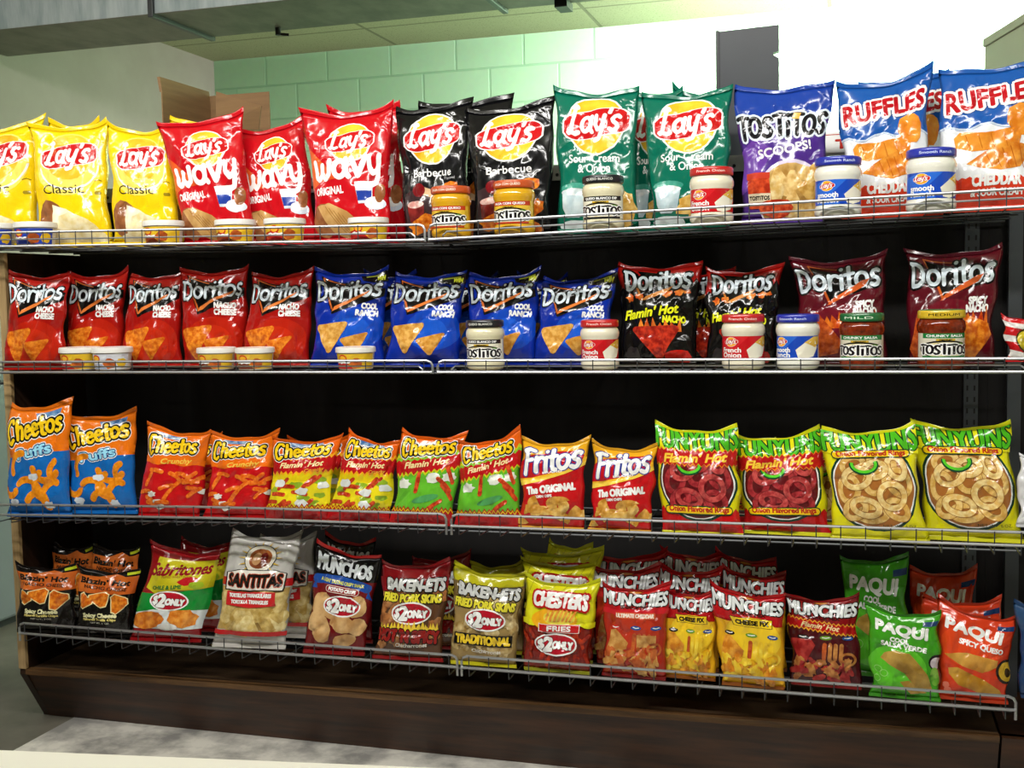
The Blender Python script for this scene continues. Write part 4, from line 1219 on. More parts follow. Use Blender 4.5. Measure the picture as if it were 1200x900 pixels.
# ------------------------------------------------------------------ the display rack
X0, X1 = -2.234, .30
root = empty('display_rack', (-.95, .2, 0)); tag(root, 'long dark wooden snack rack with sloping kick board', 'display rack')
prof = [(.108, 1.329), (.108, .2), (.10, .15), (.19, 0), (.45, 0), (.45, 1.329)]
b = MB(); b.prism(prof, 'x', X0 - .022, X0); rel(b.build('side_panel', mottled('dark_panel_wood', '#170D07', '#2E1B0E', 6, .45, .1, (6, 6, .6))), root)
b = MB(); b.box(X0 - .023, X0 + .001, .096, .11, .165, 1.328); rel(b.build('edge_strip', mottled('worn_strip', '#8A7048', '#B89C70', 8, .5, .1, (5, 5, .5)), bevel=.002), root)
zt0, zt1 = .158, .199                      # the base runs slightly out of level
def skew(mb, pr, m, name, **kw):
    n = len(pr); mb.add([(X0, y, z + zt0 * t) for y, z, t in pr] + [(X1, y, z + zt1 * t) for y, z, t in pr], [tuple(range(n)), tuple(range(2 * n - 1, n - 1, -1))] + [(i, i + n, (i + 1) % n + n, (i + 1) % n) for i in range(n)])
    rel(mb.build(name, m, **kw), root)
skew(MB(), [(.102, -.002, 1), (.185, .002, 0), (.215, .002, 0), (.13, -.002, 1)], WOOD, 'kick_board')
skew(MB(), [(.096, -.008, 1), (.12, -.008, 1), (.12, .006, 1), (.096, .006, 1)], WOODE, 'front_edge')
skew(MB(), [(.12, -.016, 1), (.42, -.016, 1), (.42, .003, 1), (.12, .003, 1)], mottled('dusty_dark_deck', '#2A1E14', '#5A4633', 4, .35, .08, (.8, 3, 3)), 'base_deck')
b = MB(); b.box(X0, .30, .42, .445, .0, 1.485); rel(b.build('back_panel', DARK), root)
b = MB(); b.box(X0, .3, .445, .95, 1.46, 1.485); b.box(X0, .3, .925, .95, 0, 1.46); rel(b.build('rear_shelf', WOOD), root)
b = MB(); b.box(X0, .3, .412, .42, 1.482, 1.522)
rel(b.build('top_rail', mottled('perforated_rail', '#9A9A96', '#B0B0AC', 10, .45, .02, metal=.2)), root)
b = MB()
for k in range(60): b.tube([(X0 + .03 + k * .0415, .4112, 1.496), (X0 + .03 + k * .0415, .4118, 1.496)], .0045, 8)
rel(b.build('rail_hole', plain('hole_black', '#101010', .7)), root)
for x in (.262,):
    b = MB(); b.box(x - .016, x + .016, .408, .42, .2, 1.48)
    for k in range(44):
        for dx in (-.008, .008): b.box(x + dx - .002, x + dx + .002, .4072, .4082, .22 + k * .0275, .232 + k * .0275, 1)
    rel(b.build('slotted_upright', [STEEL, plain('hole_black', '#101010', .7)]), root)
# neighbouring rack bay
root = empty('rack_bay', (.5, .2, 0)); tag(root, 'start of the next rack bay at the right edge, beyond the grey upright', 'display rack')
b = MB(); b.prism([(.105, .2), (.185, .002), (.215, .002), (.135, .2)], 'x', .306, 1.1); b.box(.306, 1.1, .12, .42, .18, .2); rel(b.build('base', WOOD), root)
b = MB(); b.box(.34, .37, .385, .42, .2, 1.48); rel(b.build('upright', STEEL), root)
b = MB(); b.box(.3005, 1.1, .42, .445, 0, 1.485); rel(b.build('back_panel', DARK), root)


def wire_shelf(label, group, x0, x1, zf, fh, drop, inner=False, rear=.4, g0=-9, g1=9):
    """open wire shelf: zf(x) = height of the lower front rail, floor of the shelf lies `drop` below it"""
    xm = (x0 + x1) / 2
    root = empty('wire_shelf', (xm, .2, zf(xm))); tag(root, label, 'shelf', group)
    n = max(2, int((x1 - x0) / .0508)); xs = [x0 + .02 + (x1 - x0 - .04) * i / n for i in range(n + 1)]
    r1 = .0032
    b = MB()
    loop = [(x0, 0, zf(x0) - drop - .004), (x0, 0, zf(x0) + fh - .012), (x0 + .004, 0, zf(x0) + fh - .004), (x0 + .014, 0, zf(x0) + fh)]
    m = 8
    loop += [(x0 + .014 + (x1 - x0 - .028) * i / m, 0, zf(x0 + (x1 - x0) * i / m) + fh) for i in range(1, m + 1)]
    loop += [(x1 - .004, 0, zf(x1) + fh - .004), (x1, 0, zf(x1) + fh - .012), (x1, 0, zf(x1) - drop - .004)]
    b.tube(loop, r1, 8)
    b.tube([(x0 + (x1 - x0) * i / m, -.003, zf(x0 + (x1 - x0) * i / m)) for i in range(m + 1)], r1, 8)
    for x in xs: b.tube([(x, -.004, zf(x) + fh + .001), (x, -.004, zf(x) - drop - .002)], .0013, 5, mi=1)
    if inner:
        z = fh * .5
        b.tube([(x0 + .03, .012, zf(x0)), (x0 + .03, .012, zf(x0) + z - .008), (x0 + .04, .012, zf(x0) + z)] + [(x0 + .04 + (x1 - x0 - .08) * i / m, .012, zf(x0 + (x1 - x0) * i / m) + z) for i in range(1, m + 1)] + [(x1 - .03, .012, zf(x1) + z - .008), (x1 - .03, .012, zf(x1))], .0022, 6)
    rel(b.build('front_fence', [WIRE, WIRD], smooth=True), root)
    g0, g1 = max(g0, x0), min(g1, x1)
    b = MB()
    for x in [q for q in xs if g0 <= q <= g1]: b.tube([(x, -.004, zf(x) - drop - .002), (x, .012, zf(x) - drop - .0035), (x, rear, zf(x) - drop - .0035)], .0016, 5)
    for y in (.06, .17, .29, rear): b.tube([(g0 + (g1 - g0) * i / m, y, zf(g0 + (g1 - g0) * i / m) - drop - .0065) for i in range(m + 1)], .0024, 6)
    rel(b.build('shelf_grid', WIRD, smooth=True), root)
    return root


def z1(x): return CZ + (.159 + (.137 - .159) * (x + 2.16) / 1.19 if x < -.97 else .137 + (.161 - .137) * (x + .97) / 1.29)
z2 = lambda x: CZ - .1725
z3 = lambda x: CZ - (.555 if x < -1.5 else .54) + (.015 * (x + 2.16) / .66 - .0 if x < -1.5 else .009 * (x + 1.5) / 1.8)
z4 = lambda x: CZ - .878
D1, D2, D3, D4 = .0, .0, .018, .018
GS = 'wire shelves of the snack rack'
ex = lambda px, z: XAT(px, 0, z)
RW = [('top', z1, .036, D1, 498, 503, .36), ('second', z2, .027, D2, 507, 513, .36), ('third', z3, .027, D3, 523, 529, .345), ('lowest', z4, .027, D4, 536, 541, .319)]
FIL = {'top': ('yellow and red bags', 'black, green and blue bags'), 'second': ('red and blue bags', 'blue, black and maroon bags'), 'third': ('orange and green bags', 'yellow ring bags'), 'lowest': ('black and red bags', 'red, yellow and green bags')}
for nm, zf, fh, dr, pa, pb, xe in RW:
    a, c = ex(pa, zf(-.95)), ex(pb, zf(-.95))
    wire_shelf('left wire shelf of the %s tier, holding %s' % (nm, FIL[nm][0]), GS, -2.165 if nm == 'lowest' else -2.24, a, zf, fh, dr, nm in ('top', 'second'), g0=-9 if nm == 'top' else -2.23)
    wire_shelf('right wire shelf of the %s tier, holding %s' % (nm, FIL[nm][1]), GS, c, xe, zf, fh, dr, nm in ('top', 'second'), g1=.332)
for nm, z in (('second', 1.02), ('third', .67), ('lowest', .30)):
    wire_shelf('short piece of wire shelf in the next bay, %s tier' % nm, 'wire shelves of the next bay', .385, 1.0, lambda x, z=z: z, .027, .0, False)

# things on the rear shelf
root = empty('cardboard_box', (-1.94, .72, 1.486)); tag(root, 'open brown cardboard box behind the yellow and red bags', 'box')
CB = mottled('brown_cardboard', '#7A5C3C', '#8E6E4A', 5, .8, .05, (.5, .5, 6))
b = MB(); bx0, by0, by1, bz = P(189, 115, .58)[0], .58, .86, 1.486
bx1 = P(302, 120, .78)[0]
t = .004
b.box(bx0, bx1, by0, by0 + t, bz, bz + .20); b.box(bx0, bx1, by1 - t, by1, bz, bz + .37); b.box(bx0, bx0 + t, by0, by1, bz, bz + .34); b.box(bx1 - t, bx1, by0, by1, bz, bz + .24); b.box(bx0, bx1, by0, by1, bz, bz + t)
rel(b.build('carton', CB), root)
b = MB(); b.prism([(bx0 - .005, bz + .34), (bx0 + t, bz + .34), (bx0 - .002, bz + .385), (bx0 - .012, bz + .385)], 'y', by0, by1); rel(b.build('flap', CB), root)
b = MB(); q4 = [P(253, 152, .575), P(303, 152, .573), P(306, 124, .55), P(253, 107, .555)]
b.add([tuple(p) for p in q4] + [tuple(p + np.array([0, .004, 0])) for p in q4], [(0, 1, 2, 3), (7, 6, 5, 4), (0, 4, 5, 1), (1, 5, 6, 2), (2, 6, 7, 3), (3, 7, 4, 0)]); rel(b.build('flap', CB), root)
pr = [(-.339, 1.486), (-.19, 1.486), (-.19, 1.785), (-.203, 1.782), (-.203, 1.775), (-.19, 1.768), (-.19, 1.85), (-.339, 1.845)]
pr = [(-.339, 1.486), (-.19, 1.486), (-.19, 1.768), (-.203, 1.775), (-.203, 1.782), (-.19, 1.785), (-.19, 1.85), (-.339, 1.845)]
root = empty('slate_board', (-.265, .5, 1.486)); tag(root, 'dark slate upright panel standing behind the purple and green bags', 'panel')
b = MB(); b.prism(pr, 'y', .49, .515); rel(b.build('board', mottled('slate_board', '#1B2026', '#242A31', 3, .4, .02)), root)
b = MB(); b.box(-.347, -.339, .486, .519, 1.486, 1.847); rel(b.build('edge_strip', plain('slate_edge', '#14171A', .4)), root)
b = MB(); b.box(-.36, -.17, .47, .54, 1.4855, 1.492); rel(b.build('foot', plain('slate_edge', '#14171A', .4)), root)
root = empty('price_card', (-.03, .408, 1.52)); tag(root, 'white price card with red capitals on the perforated rail beside the purple bag', 'price card')
cdn = Design(.3, W_); cdn.txt('TREE', 0, .6, .13, '#C0342A', w=.5, bold=.01); cdn.rect(-.45, .1, .45, .14, '#C0342A')
fc, fl, fs, fm = cdn.bake(np.linspace(-.5, .5, 3), np.linspace(0, .3, 3))
b = MB(); b.box(-.11, .11, .4085, .4115, 1.515, 1.565); rel(b.build('card', plain('card_white', '#F0EEEA', .5)), root)
rel(link(bpy.data.objects.new('lettering', raw_mesh('lettering', np.stack([-.0 + fc[:, 0] * .2, .4082 - .00005 * fc[:, 2], 1.516 + fc[:, 1] * .16], 1), fl, fs, fm, cdn.mats))), root)


# ------------------------------------------------------------------ bags on the shelves
def zr(zf, d, bl, br):
    return max(zf(XAT(p, .1, zf(-1) - d)) for p in (bl, br)) - d


def row(zf, d, Y, bags):
    for b_ in bags:
        ds, TL, TR, bl, br, name, label, group = b_[:8]; o = b_[8] if len(b_) > 8 else {}
        make_bag(DS[ds], TL, TR, bl, br, zr(zf, d, bl, br), label, group, name, **{'Y': Y, **o})


g1, g2, g3, g4, g5 = 'yellow potato chip bags on the top shelf', 'red wavy chip bags on the top shelf', 'black barbecue chip bags on the top shelf', 'green sour cream chip bags on the top shelf', 'blue and white ridged chip bags on the top shelf'
CB_ = 'chip_bag'
row(z1, D1, .165, [
    ('classic', (-52, 152), (52, 131), -50, 44, CB_, 'yellow chip bag cut off by the left edge of the photo', g1),
    ('classic', (34, 143), (127, 138), 45, 133, CB_, 'whole yellow chip bag second from the left, its wordmark fully visible', g1),
    ('classic', (126, 142), (203, 146), 131, 214, CB_, 'yellow chip bag partly tucked behind the first red bag', g1),
    ('classic', (60, 139), (118, 138), 52, 130, CB_, 'yellow chip bag hidden behind the whole yellow one', g1, dict(Y=.27)),
    ('classic', (197, 132), (278, 137), 205, 290, CB_, 'yellow chip bag with only its corners showing above the first red bag', g1, dict(Y=.27)),
    ('wavy', (185, 143), (284, 126), 217, 300, CB_, 'red wavy chip bag leftmost of its kind, next to yellow bags', g2, dict(Y=.155)),
    ('wavy', (276, 147), (357, 130), 292, 374, CB_, 'red wavy chip bag in the middle of the three in front', g2, dict(Y=.17)),
    ('wavy', (353, 127), (464, 119), 370, 458, CB_, 'largest red wavy chip bag, rightmost of the three in front', g2, dict(Y=.155)),
    ('wavy', (385, 124), (470, 119), 400, 479, CB_, 'red wavy chip bag behind the largest red one, beside the black bag', g2, dict(Y=.265)),
    ('bbq', (463, 123), (552, 111), 473, 552, CB_, 'black barbecue chip bag left of its twin, next to the red bags', g3, dict(Y=.17)),
    ('bbq', (545, 124), (651, 109), 556, 648, CB_, 'black barbecue chip bag right of its twin, next to the green bags', g3, dict(Y=.16)),
    ('bbq', (490, 116), (602, 106), 500, 585, CB_, 'black chip bag peeking out behind the two front barbecue bags', g3, dict(Y=.27)),
    ('sourcream', (648, 98), (748, 99), 654, 748, CB_, 'green sour cream chip bag beside the black bags', g4, dict(Y=.16)),
    ('sourcream', (753, 106), (858, 96), 762, 856, CB_, 'green sour cream chip bag beside the purple bag', g4, dict(Y=.16)),
    ('sourcream', (738, 104), (800, 99), 735, 802, CB_, 'green chip bag behind, seen in the gap between two green bags', g4, dict(Y=.27)),
    ('sourcream', (787, 95), (856, 103), 790, 850, CB_, 'green chip bag whose corner rises behind the right green bag', g4, dict(Y=.28)),
    ('scoops', (860, 96), (977, 91), 872, 966, 'tortilla_chip_bag', 'blue and purple bag of scoop-shaped tortilla chips', 'tortilla chip bags on the top shelf', dict(Y=.16)),
    ('ruffles', (981, 97), (1093, 72), 987, 1086, CB_, 'blue and white cheddar chip bag behind the two blue-lidded jars', g5, dict(Y=.16)),
    ('ruffles', (1005, 92), (1115, 76), 1015, 1104, CB_, 'blue and white chip bag mostly hidden between the two ridged chip bags', g5, dict(Y=.27)),
    ('ruffles', (1098, 78), (1226, 60), 1104, 1216, CB_, 'blue and white cheddar chip bag cut by the right edge', g5, dict(Y=.15)),
])
h1, h2, h3, h4 = 'red nacho cheese chip bags', 'blue ranch chip bags', 'black and red hot nacho chip bags', 'maroon spicy nacho chip bags'
TC = 'tortilla_chip_bag'
row(z2, D2, .165, [
    ('nacho', (10, 314), (83, 316), 4, 75, TC, 'red nacho cheese bag at the far left end of the second shelf', h1, dict(Y=.07, lean=5, yaw=-3)),
    ('nacho', (82, 318), (151, 312), 74, 146, TC, 'red nacho cheese bag second from left, behind two small tubs', h1, dict(Y=.17)),
    ('nacho', (152, 318), (214, 314), 140, 214, TC, 'red nacho cheese bag in the middle of the five', h1, dict(Y=.16)),
    ('nacho', (212, 312), (294, 309), 212, 290, TC, 'red nacho cheese bag fourth from left, standing tallest', h1, dict(Y=.17)),
    ('nacho', (295, 317), (368, 311), 282, 364, TC, 'red nacho cheese bag touching the first blue bag', h1, dict(Y=.16)),
    ('ranch', (371, 313), (457, 311), 363, 450, TC, 'blue ranch chip bag leftmost, behind a single small tub', h2, dict(Y=.16)),
    ('ranch', (462, 316), (546, 314), 450, 541, TC, 'blue ranch chip bag second from left, nothing in front', h2, dict(Y=.16)),
    ('ranch', (550, 318), (634, 311), 544, 628, TC, 'blue ranch chip bag behind the jar with a dark lid', h2, dict(Y=.17)),
    ('ranch', (636, 323), (723, 313), 623, 714, TC, 'blue ranch chip bag behind the red-lidded jar', h2, dict(Y=.16)),
    ('ranch', (430, 316), (490, 316), 428, 486, TC, 'blue chip bag behind, between the first two blue bags', h2, dict(Y=.27)),
    ('ranch', (520, 318), (585, 318), 515, 580, TC, 'blue chip bag behind, between the second and third blue bags', h2, dict(Y=.27)),
    ('ranch', (606, 318), (668, 320), 600, 662, TC, 'blue chip bag behind, between the third and fourth blue bags', h2, dict(Y=.27)),
    ('flaminnacho', (724, 305), (823, 303), 726, 818, TC, 'black and red hot nacho bag with its red chip fully visible', h3, dict(Y=.195)),
    ('flaminnacho', (826, 311), (919, 305), 828, 908, TC, 'black and red hot nacho bag behind the red-lidded jar', h3, dict(Y=.165)),
    ('flaminnacho', (785, 312), (862, 310), 790, 858, TC, 'black and red bag behind, in the gap between the two hot nacho bags', h3, dict(Y=.27)),
    ('spicy', (925, 299), (1039, 291), 938, 1040, TC, 'maroon spicy nacho bag behind the blue-lidded jar and green-lidded jar', h4, dict(Y=.16)),
    ('spicy', (1060, 289), (1176, 283), 1063, 1166, TC, 'maroon spicy nacho bag nearest the grey upright', h4, dict(Y=.16)),
])
i1, i2, i3, i4, i5, i6, i7 = 'orange and blue cheese puff bags', 'orange and red crunchy snack bags', 'orange and yellow hot crunchy snack bags', 'orange and green lime snack bags', 'red and gold corn chip bags', 'red and yellow hot onion ring bags', 'yellow onion ring bags'
row(z3, D3, .068, [
    ('puffs', (8, 472), (82, 464), 8, 85, 'cheese_puff_bag', 'orange and blue cheese puff bag at the left edge', i1, dict(Y=.05, lean=4, yaw=-4)),
    ('puffs', (73, 482), (162, 476), 84, 161, 'cheese_puff_bag', 'orange and blue cheese puff bag, right one of the two', i1, dict(Y=.1)),
    ('crunchy', (176, 492), (250, 503), 160, 234, 'cheese_snack_bag', 'orange and red crunchy bag standing apart, first after the puffs', i2),
    ('crunchy', (250, 504), (329, 502), 238, 312, 'cheese_snack_bag', 'orange and red crunchy bag next to the yellow hot bag', i2, dict(Y=.072)),
    ('crunchy', (200, 505), (262, 506), 180, 250, 'cheese_snack_bag', 'orange and red bag in the dark gap behind the two crunchy bags', i2, dict(Y=.17)),
    ('hot', (321, 509), (404, 506), 310, 384, 'cheese_snack_bag', 'orange and yellow hot crunchy bag with blue strip on top, left of its twin', i3),
    ('hot', (408, 501), (471, 514), 383, 457, 'cheese_snack_bag', 'orange and yellow hot crunchy bag right of its twin, next to green bags', i3, dict(Y=.074)),
    ('hot', (340, 510), (412, 508), 330, 398, 'cheese_snack_bag', 'orange and yellow bag behind the two hot crunchy bags', i3, dict(Y=.17)),
    ('lime', (470, 501), (548, 504), 457, 530, 'cheese_snack_bag', 'orange and green hot lime bag left of the shelf joint', i4),
    ('lime', (540, 515), (612, 497), 535, 609, 'cheese_snack_bag', 'orange and green hot lime bag right of the shelf joint', i4, dict(Y=.07)),
    ('fritos', (610, 510), (690, 510), 608, 684, 'corn_chip_bag', 'red and gold corn chip bag beside the green lime bag', i5),
    ('fritos', (697, 514), (771, 518), 689, 764, 'corn_chip_bag', 'red and gold corn chip bag beside the onion ring bags', i5),
    ('ringhot', (767, 492), (863, 496), 774, 874, 'onion_ring_bag', 'yellow and red hot onion ring bag, first of the two red-ringed ones', i6, dict(Y=.062)),
    ('ringhot', (862, 508), (963, 496), 869, 977, 'onion_ring_bag', 'yellow and red hot onion ring bag, second of the two red-ringed ones', i6, dict(Y=.1)),
    ('ring', (962, 498), (1071, 492), 976, 1090, 'onion_ring_bag', 'bright yellow onion ring bag beside the red-ringed bags', i7, dict(Y=.06)),
    ('ring', (1067, 489), (1182, 491), 1083, 1202, 'onion_ring_bag', 'bright yellow onion ring bag at the right end of the third shelf', i7, dict(Y=.1)),
    ('ring', (930, 512), (1010, 508), 930, 1012, 'onion_ring_bag', 'dim yellow ring bag behind, between the red-ringed and yellow-ringed bags', i7, dict(Y=.17)),
    ('ringhot', (835, 512), (910, 512), 835, 905, 'onion_ring_bag', 'red and yellow ring bag behind, between the two hot onion ring bags', i6, dict(Y=.17)),
])
k1, k2, k3, k4, k5, k6, k7, k8, k9, k10, k11, k12 = ('black spicy cheese tortilla chip bags', 'lime puffed wheat bags', 'clear white tortilla chip bags', 'dark red potato crisp bags', 'dark red pork rind bags', 'olive pork rind bags', 'yellow and red fries bags', 'red cheddar snack mix bags', 'yellow cheese snack mix bags', 'maroon hot snack mix bags', 'green salsa chip bags', 'orange queso chip bags')
SM = 'snack_mix_bag'
row(z4, D4, .066, [
    ('blazin', (21, 656), (91, 658), 19, 90, TC, 'black spicy cheese chip bag at the left end of the lowest shelf', k1),
    ('blazin', (92, 658), (166, 664), 88, 156, TC, 'black spicy cheese chip bag beside the green and yellow wheat snack bag', k1),
    ('blazin', (60, 634), (112, 634), 62, 110, TC, 'black chip bag behind the leftmost one, only its orange peak showing', k1, dict(Y=.17)),
    ('blazin', (108, 634), (166, 638), 104, 160, TC, 'black chip bag behind the second black one, top edge showing', k1, dict(Y=.17)),
    ('sabritones', (181, 631), (263, 644), 150, 236, 'wheat_snack_bag', 'yellow, green and red puffed wheat bag with a two dollar badge', k2),
    ('sabritones', (212, 628), (270, 634), 200, 262, 'wheat_snack_bag', 'red bag behind the green and yellow puffed wheat bag', k2, dict(Y=.17)),
    ('santitas', (271, 619), (354, 621), 249, 336, TC, 'white and clear bag of yellow triangle tortilla chips in front', k3),
    ('santitas', (305, 626), (371, 622), 296, 364, TC, 'white and clear tortilla chip bag standing behind its twin', k3, dict(Y=.17)),
    ('munchos', (374, 630), (448, 648), 354, 428, CB_, 'dark red potato crisp bag with blue ribbon and price badge', k4),
    ('munchos', (382, 622), (440, 630), 378, 436, CB_, 'dark potato crisp bag behind, only grey capitals showing', k4, dict(Y=.17)),
    ('bakenred', (449, 655), (529, 651), 438, 519, 'pork_rind_bag', 'dark red hot and spicy pork rind bag in front', k5),
    ('bakenred', (480, 650), (552, 642), 480, 550, 'pork_rind_bag', 'dark red pork rind bag in shadow behind the hot and spicy one', k5, dict(Y=.17)),
    ('bakenyellow', (531, 656), (617, 668), 528, 606, 'pork_rind_bag', 'olive and clear traditional pork rind bag in front', k6),
    ('bakenyellow', (552, 656), (616, 652), 548, 614, 'pork_rind_bag', 'olive pork rind bag behind the traditional one', k6, dict(Y=.17)),
    ('chesters', (616, 670), (705, 677), 612, 692, 'fries_snack_bag', 'brightest yellow and red fries bag at the front of its file', k7, dict(Y=.06)),
    ('chesters', (613, 650), (700, 656), 612, 694, 'fries_snack_bag', 'yellow fries bag second in the file, just behind the front one', k7, dict(Y=.14)),
    ('chesters', (610, 641), (708, 638), 618, 700, 'fries_snack_bag', 'yellow fries bag third in the file, with two raised corners', k7, dict(Y=.22)),
    ('chesters', (642, 630), (694, 634), 636, 694, 'fries_snack_bag', 'yellow fries bag rearmost in the file, under the shelf above', k7, dict(Y=.30)),
    ('mixred', (705, 680), (787, 678), 707, 780, SM, 'red cheddar snack mix bag in front beside the yellow fries bag', k8),
    ('mixred', (694, 660), (776, 656), 698, 770, SM, 'red snack mix bag second in the cheddar file', k8, dict(Y=.15)),
    ('mixred', (692, 648), (782, 640), 700, 775, SM, 'red snack mix bag rearmost in the cheddar file', k8, dict(Y=.24)),
    ('mixyellow', (776, 686), (840, 690), 777, 840, SM, 'narrow yellow cheese snack mix bag, the left of two in front', k9),
    ('mixyellow', (770, 657), (846, 662), 774, 842, SM, 'snack mix bag behind the narrow yellow one', k9, dict(Y=.15)),
    ('mixyellow', (774, 638), (846, 645), 780, 846, SM, 'snack mix bag rearmost above the narrow yellow one', k9, dict(Y=.27)),
    ('mixyellow', (831, 678), (920, 694), 844, 920, SM, 'wide yellow cheese snack mix bag, the right of two in front', k9, dict(Y=.06)),
    ('mixyellow', (846, 660), (922, 668), 850, 922, SM, 'snack mix bag behind the wide yellow one', k9, dict(Y=.19)),
    ('mixyellow', (838, 640), (910, 652), 846, 912, SM, 'snack mix bag rearmost above the wide yellow one', k9, dict(Y=.31)),
    ('mixmaroon', (919, 692), (1006, 692), 927, 1010, SM, 'maroon hot snack mix bag beside the green salsa chip bag', k10, dict(Y=.1)),
    ('paquigreen', (1014, 701), (1102, 713), 1019, 1102, CB_, 'green salsa chip bag in front with a dark brown chip', k11),
    ('paquigreen', (985, 649), (1064, 644), 994, 1066, CB_, 'green salsa chip bag standing in shadow behind and above', k11, dict(Y=.2)),
    ('paquiorange', (1098, 696), (1192, 725), 1096, 1184, CB_, 'orange queso chip bag in front at the right end of the lowest shelf', k12, dict(Y=.066)),
    ('paquiorange', (1082, 695), (1174, 697), 1082, 1170, CB_, 'orange queso chip bag second in its file', k12, dict(Y=.15)),
    ('paquiorange', (1066, 662), (1144, 661), 1068, 1142, CB_, 'orange queso chip bag rearmost in its file, before the slotted upright', k12, dict(Y=.25)),
])
make_bag(DS['popcorn'], (1172, 366), (1240, 358), 1180, 1245, 1.022, 'red and white bag in the next bay, cut by the right edge', 'bags in the next bay', 'popcorn_bag', Y=.07)
make_bag(Design(1.3, '#D8D8DA'), (1192, 530), (1260, 526), 1193, 1262, .672, 'white bag in the next bay on the third tier', 'bags in the next bay', 'chip_bag', Y=.07)
make_bag(Design(1.3, '#1E3C66', bands=[(.3, '#2C4A70')]), (1190, 702), (1260, 700), 1194, 1262, .302, 'dark blue bag in the next bay on the lowest tier', 'bags in the next bay', 'chip_bag', Y=.07)

JT, JS = 'dip jars on the top shelf', 'dip jars on the second shelf'
for kind, px, w, zf, lab_, grp, yw in (
    ('queso', 529, 48, z1, 'yellow queso jar with orange lid, left one, before the first black bag', JT, -6),
    ('queso', 603, 50, z1, 'yellow queso jar with orange lid, right one, before the second black bag', JT, -6),
    ('dip', 707, 50, z1, 'cream-coloured dip jar with dark lid before the left green bag', JT, 0),
    ('onion', 834, 52, z1, 'white dip jar with red label and red lid before the right green bag', JT, 4),
    ('ranch', 982, 55, z1, 'white dip jar with blue lid, left of the two on the top shelf', JT, 6),
    ('ranch', 1091, 58, z1, 'white dip jar with blue lid, right of the two on the top shelf', JT, 8),
    ('dip', 569, 46, z2, 'cream-coloured dip jar with dark lid before a blue chip bag', JS, 0),
    ('onion', 703, 46, z2, 'white dip jar with red lid before the last blue chip bag', JS, 10),
    ('onion', 871, 51, z2, 'white dip jar with red lid before the hot nacho bag', JS, 4),
    ('ranch', 935, 51, z2, 'white dip jar with blue lid on the second shelf', JS, -14),
    ('salsa', 1010, 52, z2, 'brown salsa jar with all-green lid', JS, -10),
    ('salsay', 1103, 55, z2, 'brown salsa jar with yellow-rimmed lid', JS, 4)):
    jar(kind, px, w, .068, max(zf(XAT(px - w / 2, .07, zf(-.5))), zf(XAT(px + w / 2, .07, zf(-.5)))) + .0008, lab_, grp, yw)
CT, CS = 'small dip tubs on the top shelf', 'small dip tubs on the second shelf'
for kind, px, w, zf, lab_, grp, yw in (
    ('blue', -6, 48, z1, 'blue dip tub at the far left, cut by the photo edge', CT, 10),
    ('blue', 42, 49, z1, 'blue and yellow dip tub before the yellow bags', CT, 5),
    ('yellow', 192, 48, z1, 'white-lidded dip tub before the third yellow bag', CT, 0),
    ('yellow', 276, 48, z1, 'white-lidded dip tub before the leftmost red wavy bag', CT, 5),
    ('red', 334, 49, z1, 'white-lidded dip tub before the middle red wavy bag', CT, 15),
    ('red', 432, 48, z1, 'white-lidded dip tub before the largest red wavy bag', CT, 10),
    ('red', 94, 47, z2, 'red and yellow dip tub, left of the touching pair under red nacho bags', CS, 5),
    ('white', 132, 47, z2, 'white printed dip tub with violet lid picture', CS, 0),
    ('bean', 254, 46, z2, 'yellow dip tub, left of the pair before the tallest nacho bag', CS, 0),
    ('bean', 299, 46, z2, 'yellow dip tub, right of the pair, before the last nacho bag', CS, 8),
    ('red', 417, 47, z2, 'yellow and red dip tub alone before the first blue bag', CS, 0)):
    Yc = .077
    cup(kind, px, w, Yc, max(zf(XAT(px - w / 2, .07, zf(-.5))), zf(XAT(px + w / 2, .07, zf(-.5)))) + .0008, lab_, grp, yw)

# ------------------------------------------------------------------ settle the bags so that none cut through its neighbours
from mathutils.bvhtree import BVHTree


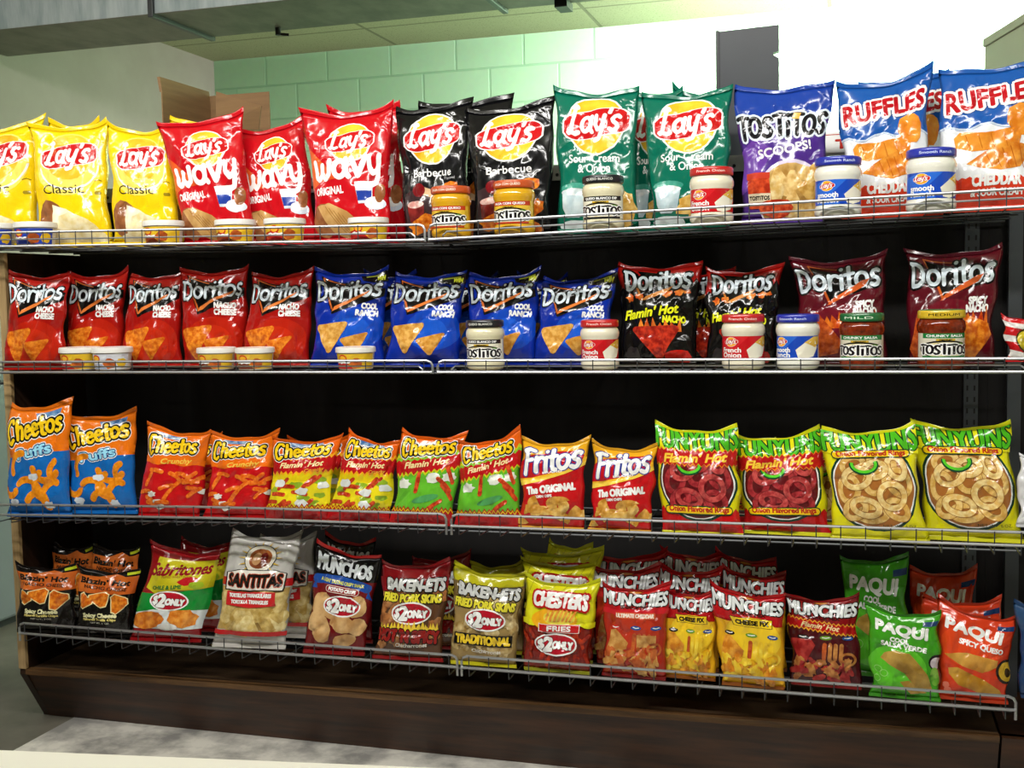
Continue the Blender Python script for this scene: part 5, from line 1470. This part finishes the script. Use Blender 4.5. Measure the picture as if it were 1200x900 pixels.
def settle():
    bpy.context.view_layer.update()
    fixed = []
    for o in COL.objects:
        if o.parent is None and o.type == 'EMPTY' and not any(o is g['root'] for g in BAGS):
            vs, fs = [], []
            for ch in list(o.children_recursive):
                if ch.type == 'MESH' and ch.name.split('.')[0] not in ('lettering',):
                    n_ = len(vs); vs += [ch.matrix_world @ v.co for v in ch.data.vertices]; fs += [tuple(i + n_ for i in p.vertices) for p in ch.data.polygons]
            if fs: fixed.append((BVHTree.FromPolygons(vs, fs), [min(v[k] for v in vs) for k in range(3)], [max(v[k] for v in vs) for k in range(3)], o.name))
    for g in BAGS:
        c = g['co']; g['off'] = Vector((0, 0, 0)); g['lo'] = [min(v[k] for v in c) for k in range(3)]; g['hi'] = [max(v[k] for v in c) for k in range(3)]; g['t'] = None
        r = g['ray'] / g['ray'][1]; g['dir'] = Vector((r[0], r[1], 0))
    def bvh(g):
        if g['t'] is None: g['t'] = BVHTree.FromPolygons([v + g['off'] for v in g['co']], g['tris'])
        return g['t']
    box = lambda g: ([g['lo'][k] + g['off'][k] - .002 for k in range(3)], [g['hi'][k] + g['off'][k] + .002 for k in range(3)])
    meet = lambda l1, h1, l2, h2: all(l1[k] < h2[k] and l2[k] < h1[k] for k in range(3))
    def shift(g, d):
        g['off'] = g['off'] + g['dir'] * d; g['t'] = None
    left = 0
    for it in range(30):
        left = 0; order = sorted(BAGS, key=lambda g: g['Y'] + g['off'].y)
        for i, a in enumerate(order):
            for b_ in order[i + 1:]:
                if meet(*box(a), *box(b_)) and bvh(a).overlap(bvh(b_)):
                    left += 1
                    room = b_['hi'][1] + b_['off'].y
                    if room < .395: shift(b_, .006 if it < 12 else .009)
                    if a['lo'][1] + a['off'].y > .012 and (room >= .395 or (it % 2 and it < 12)): shift(a, -.004)
            for t, l, h, n_ in fixed:
                if meet(*box(a), l, h) and bvh(a).overlap(t):
                    left += 1
                    if a['off'].y < .09: shift(a, .005)
        if not left: break
    for g in BAGS: g['root'].matrix_world = Matrix.Translation(g['off']) @ g['root'].matrix_world
    return left


settle()


# ------------------------------------------------------------------ light
def area(name, loc, target, sx, sy, power, color=(1, 1, 1)):
    l = bpy.data.lights.new(name, 'AREA'); l.shape = 'RECTANGLE'; l.size = sx; l.size_y = sy; l.energy = power; l.color = color
    o = bpy.data.objects.new(name, l); COL.objects.link(o); o.location = loc
    o.rotation_euler = (Vector(target) - Vector(loc)).to_track_quat('-Z', 'Y').to_euler()
    return o


area('ceiling_tube_or_fill', (-1.1, -1.5, 2.58), (-1.1, .2, .9), 2.4, .12, 55, (1, .98, .94))
area('ceiling_tube_or_fill', (.7, -1.5, 2.58), (.6, .2, .9), 1.2, .12, 22, (1, .98, .94))
area('ceiling_tube_or_fill', (-2.9, -1.0, 2.58), (-3.2, 2, 1.6), 1.2, .14, 15, (1, .98, .94))  # added fill lamp, only there to brighten the left wall and duct
area('rear_tube_light', (.4, 3.0, 2.58), (.2, 3.85, 1.5), 2.2, .2, 300, (.99, 1, .97))
w = bpy.data.worlds.new('world'); SC.world = w; w.use_nodes = True
w.node_tree.nodes['Background'].inputs['Color'].default_value = (.5, .52, .55, 1); w.node_tree.nodes['Background'].inputs['Strength'].default_value = .1
SC.view_settings.view_transform = 'Standard'; SC.view_settings.look = 'None'; SC.view_settings.exposure = 0; SC.view_settings.gamma = 1
SC.view_settings.use_curve_mapping = False
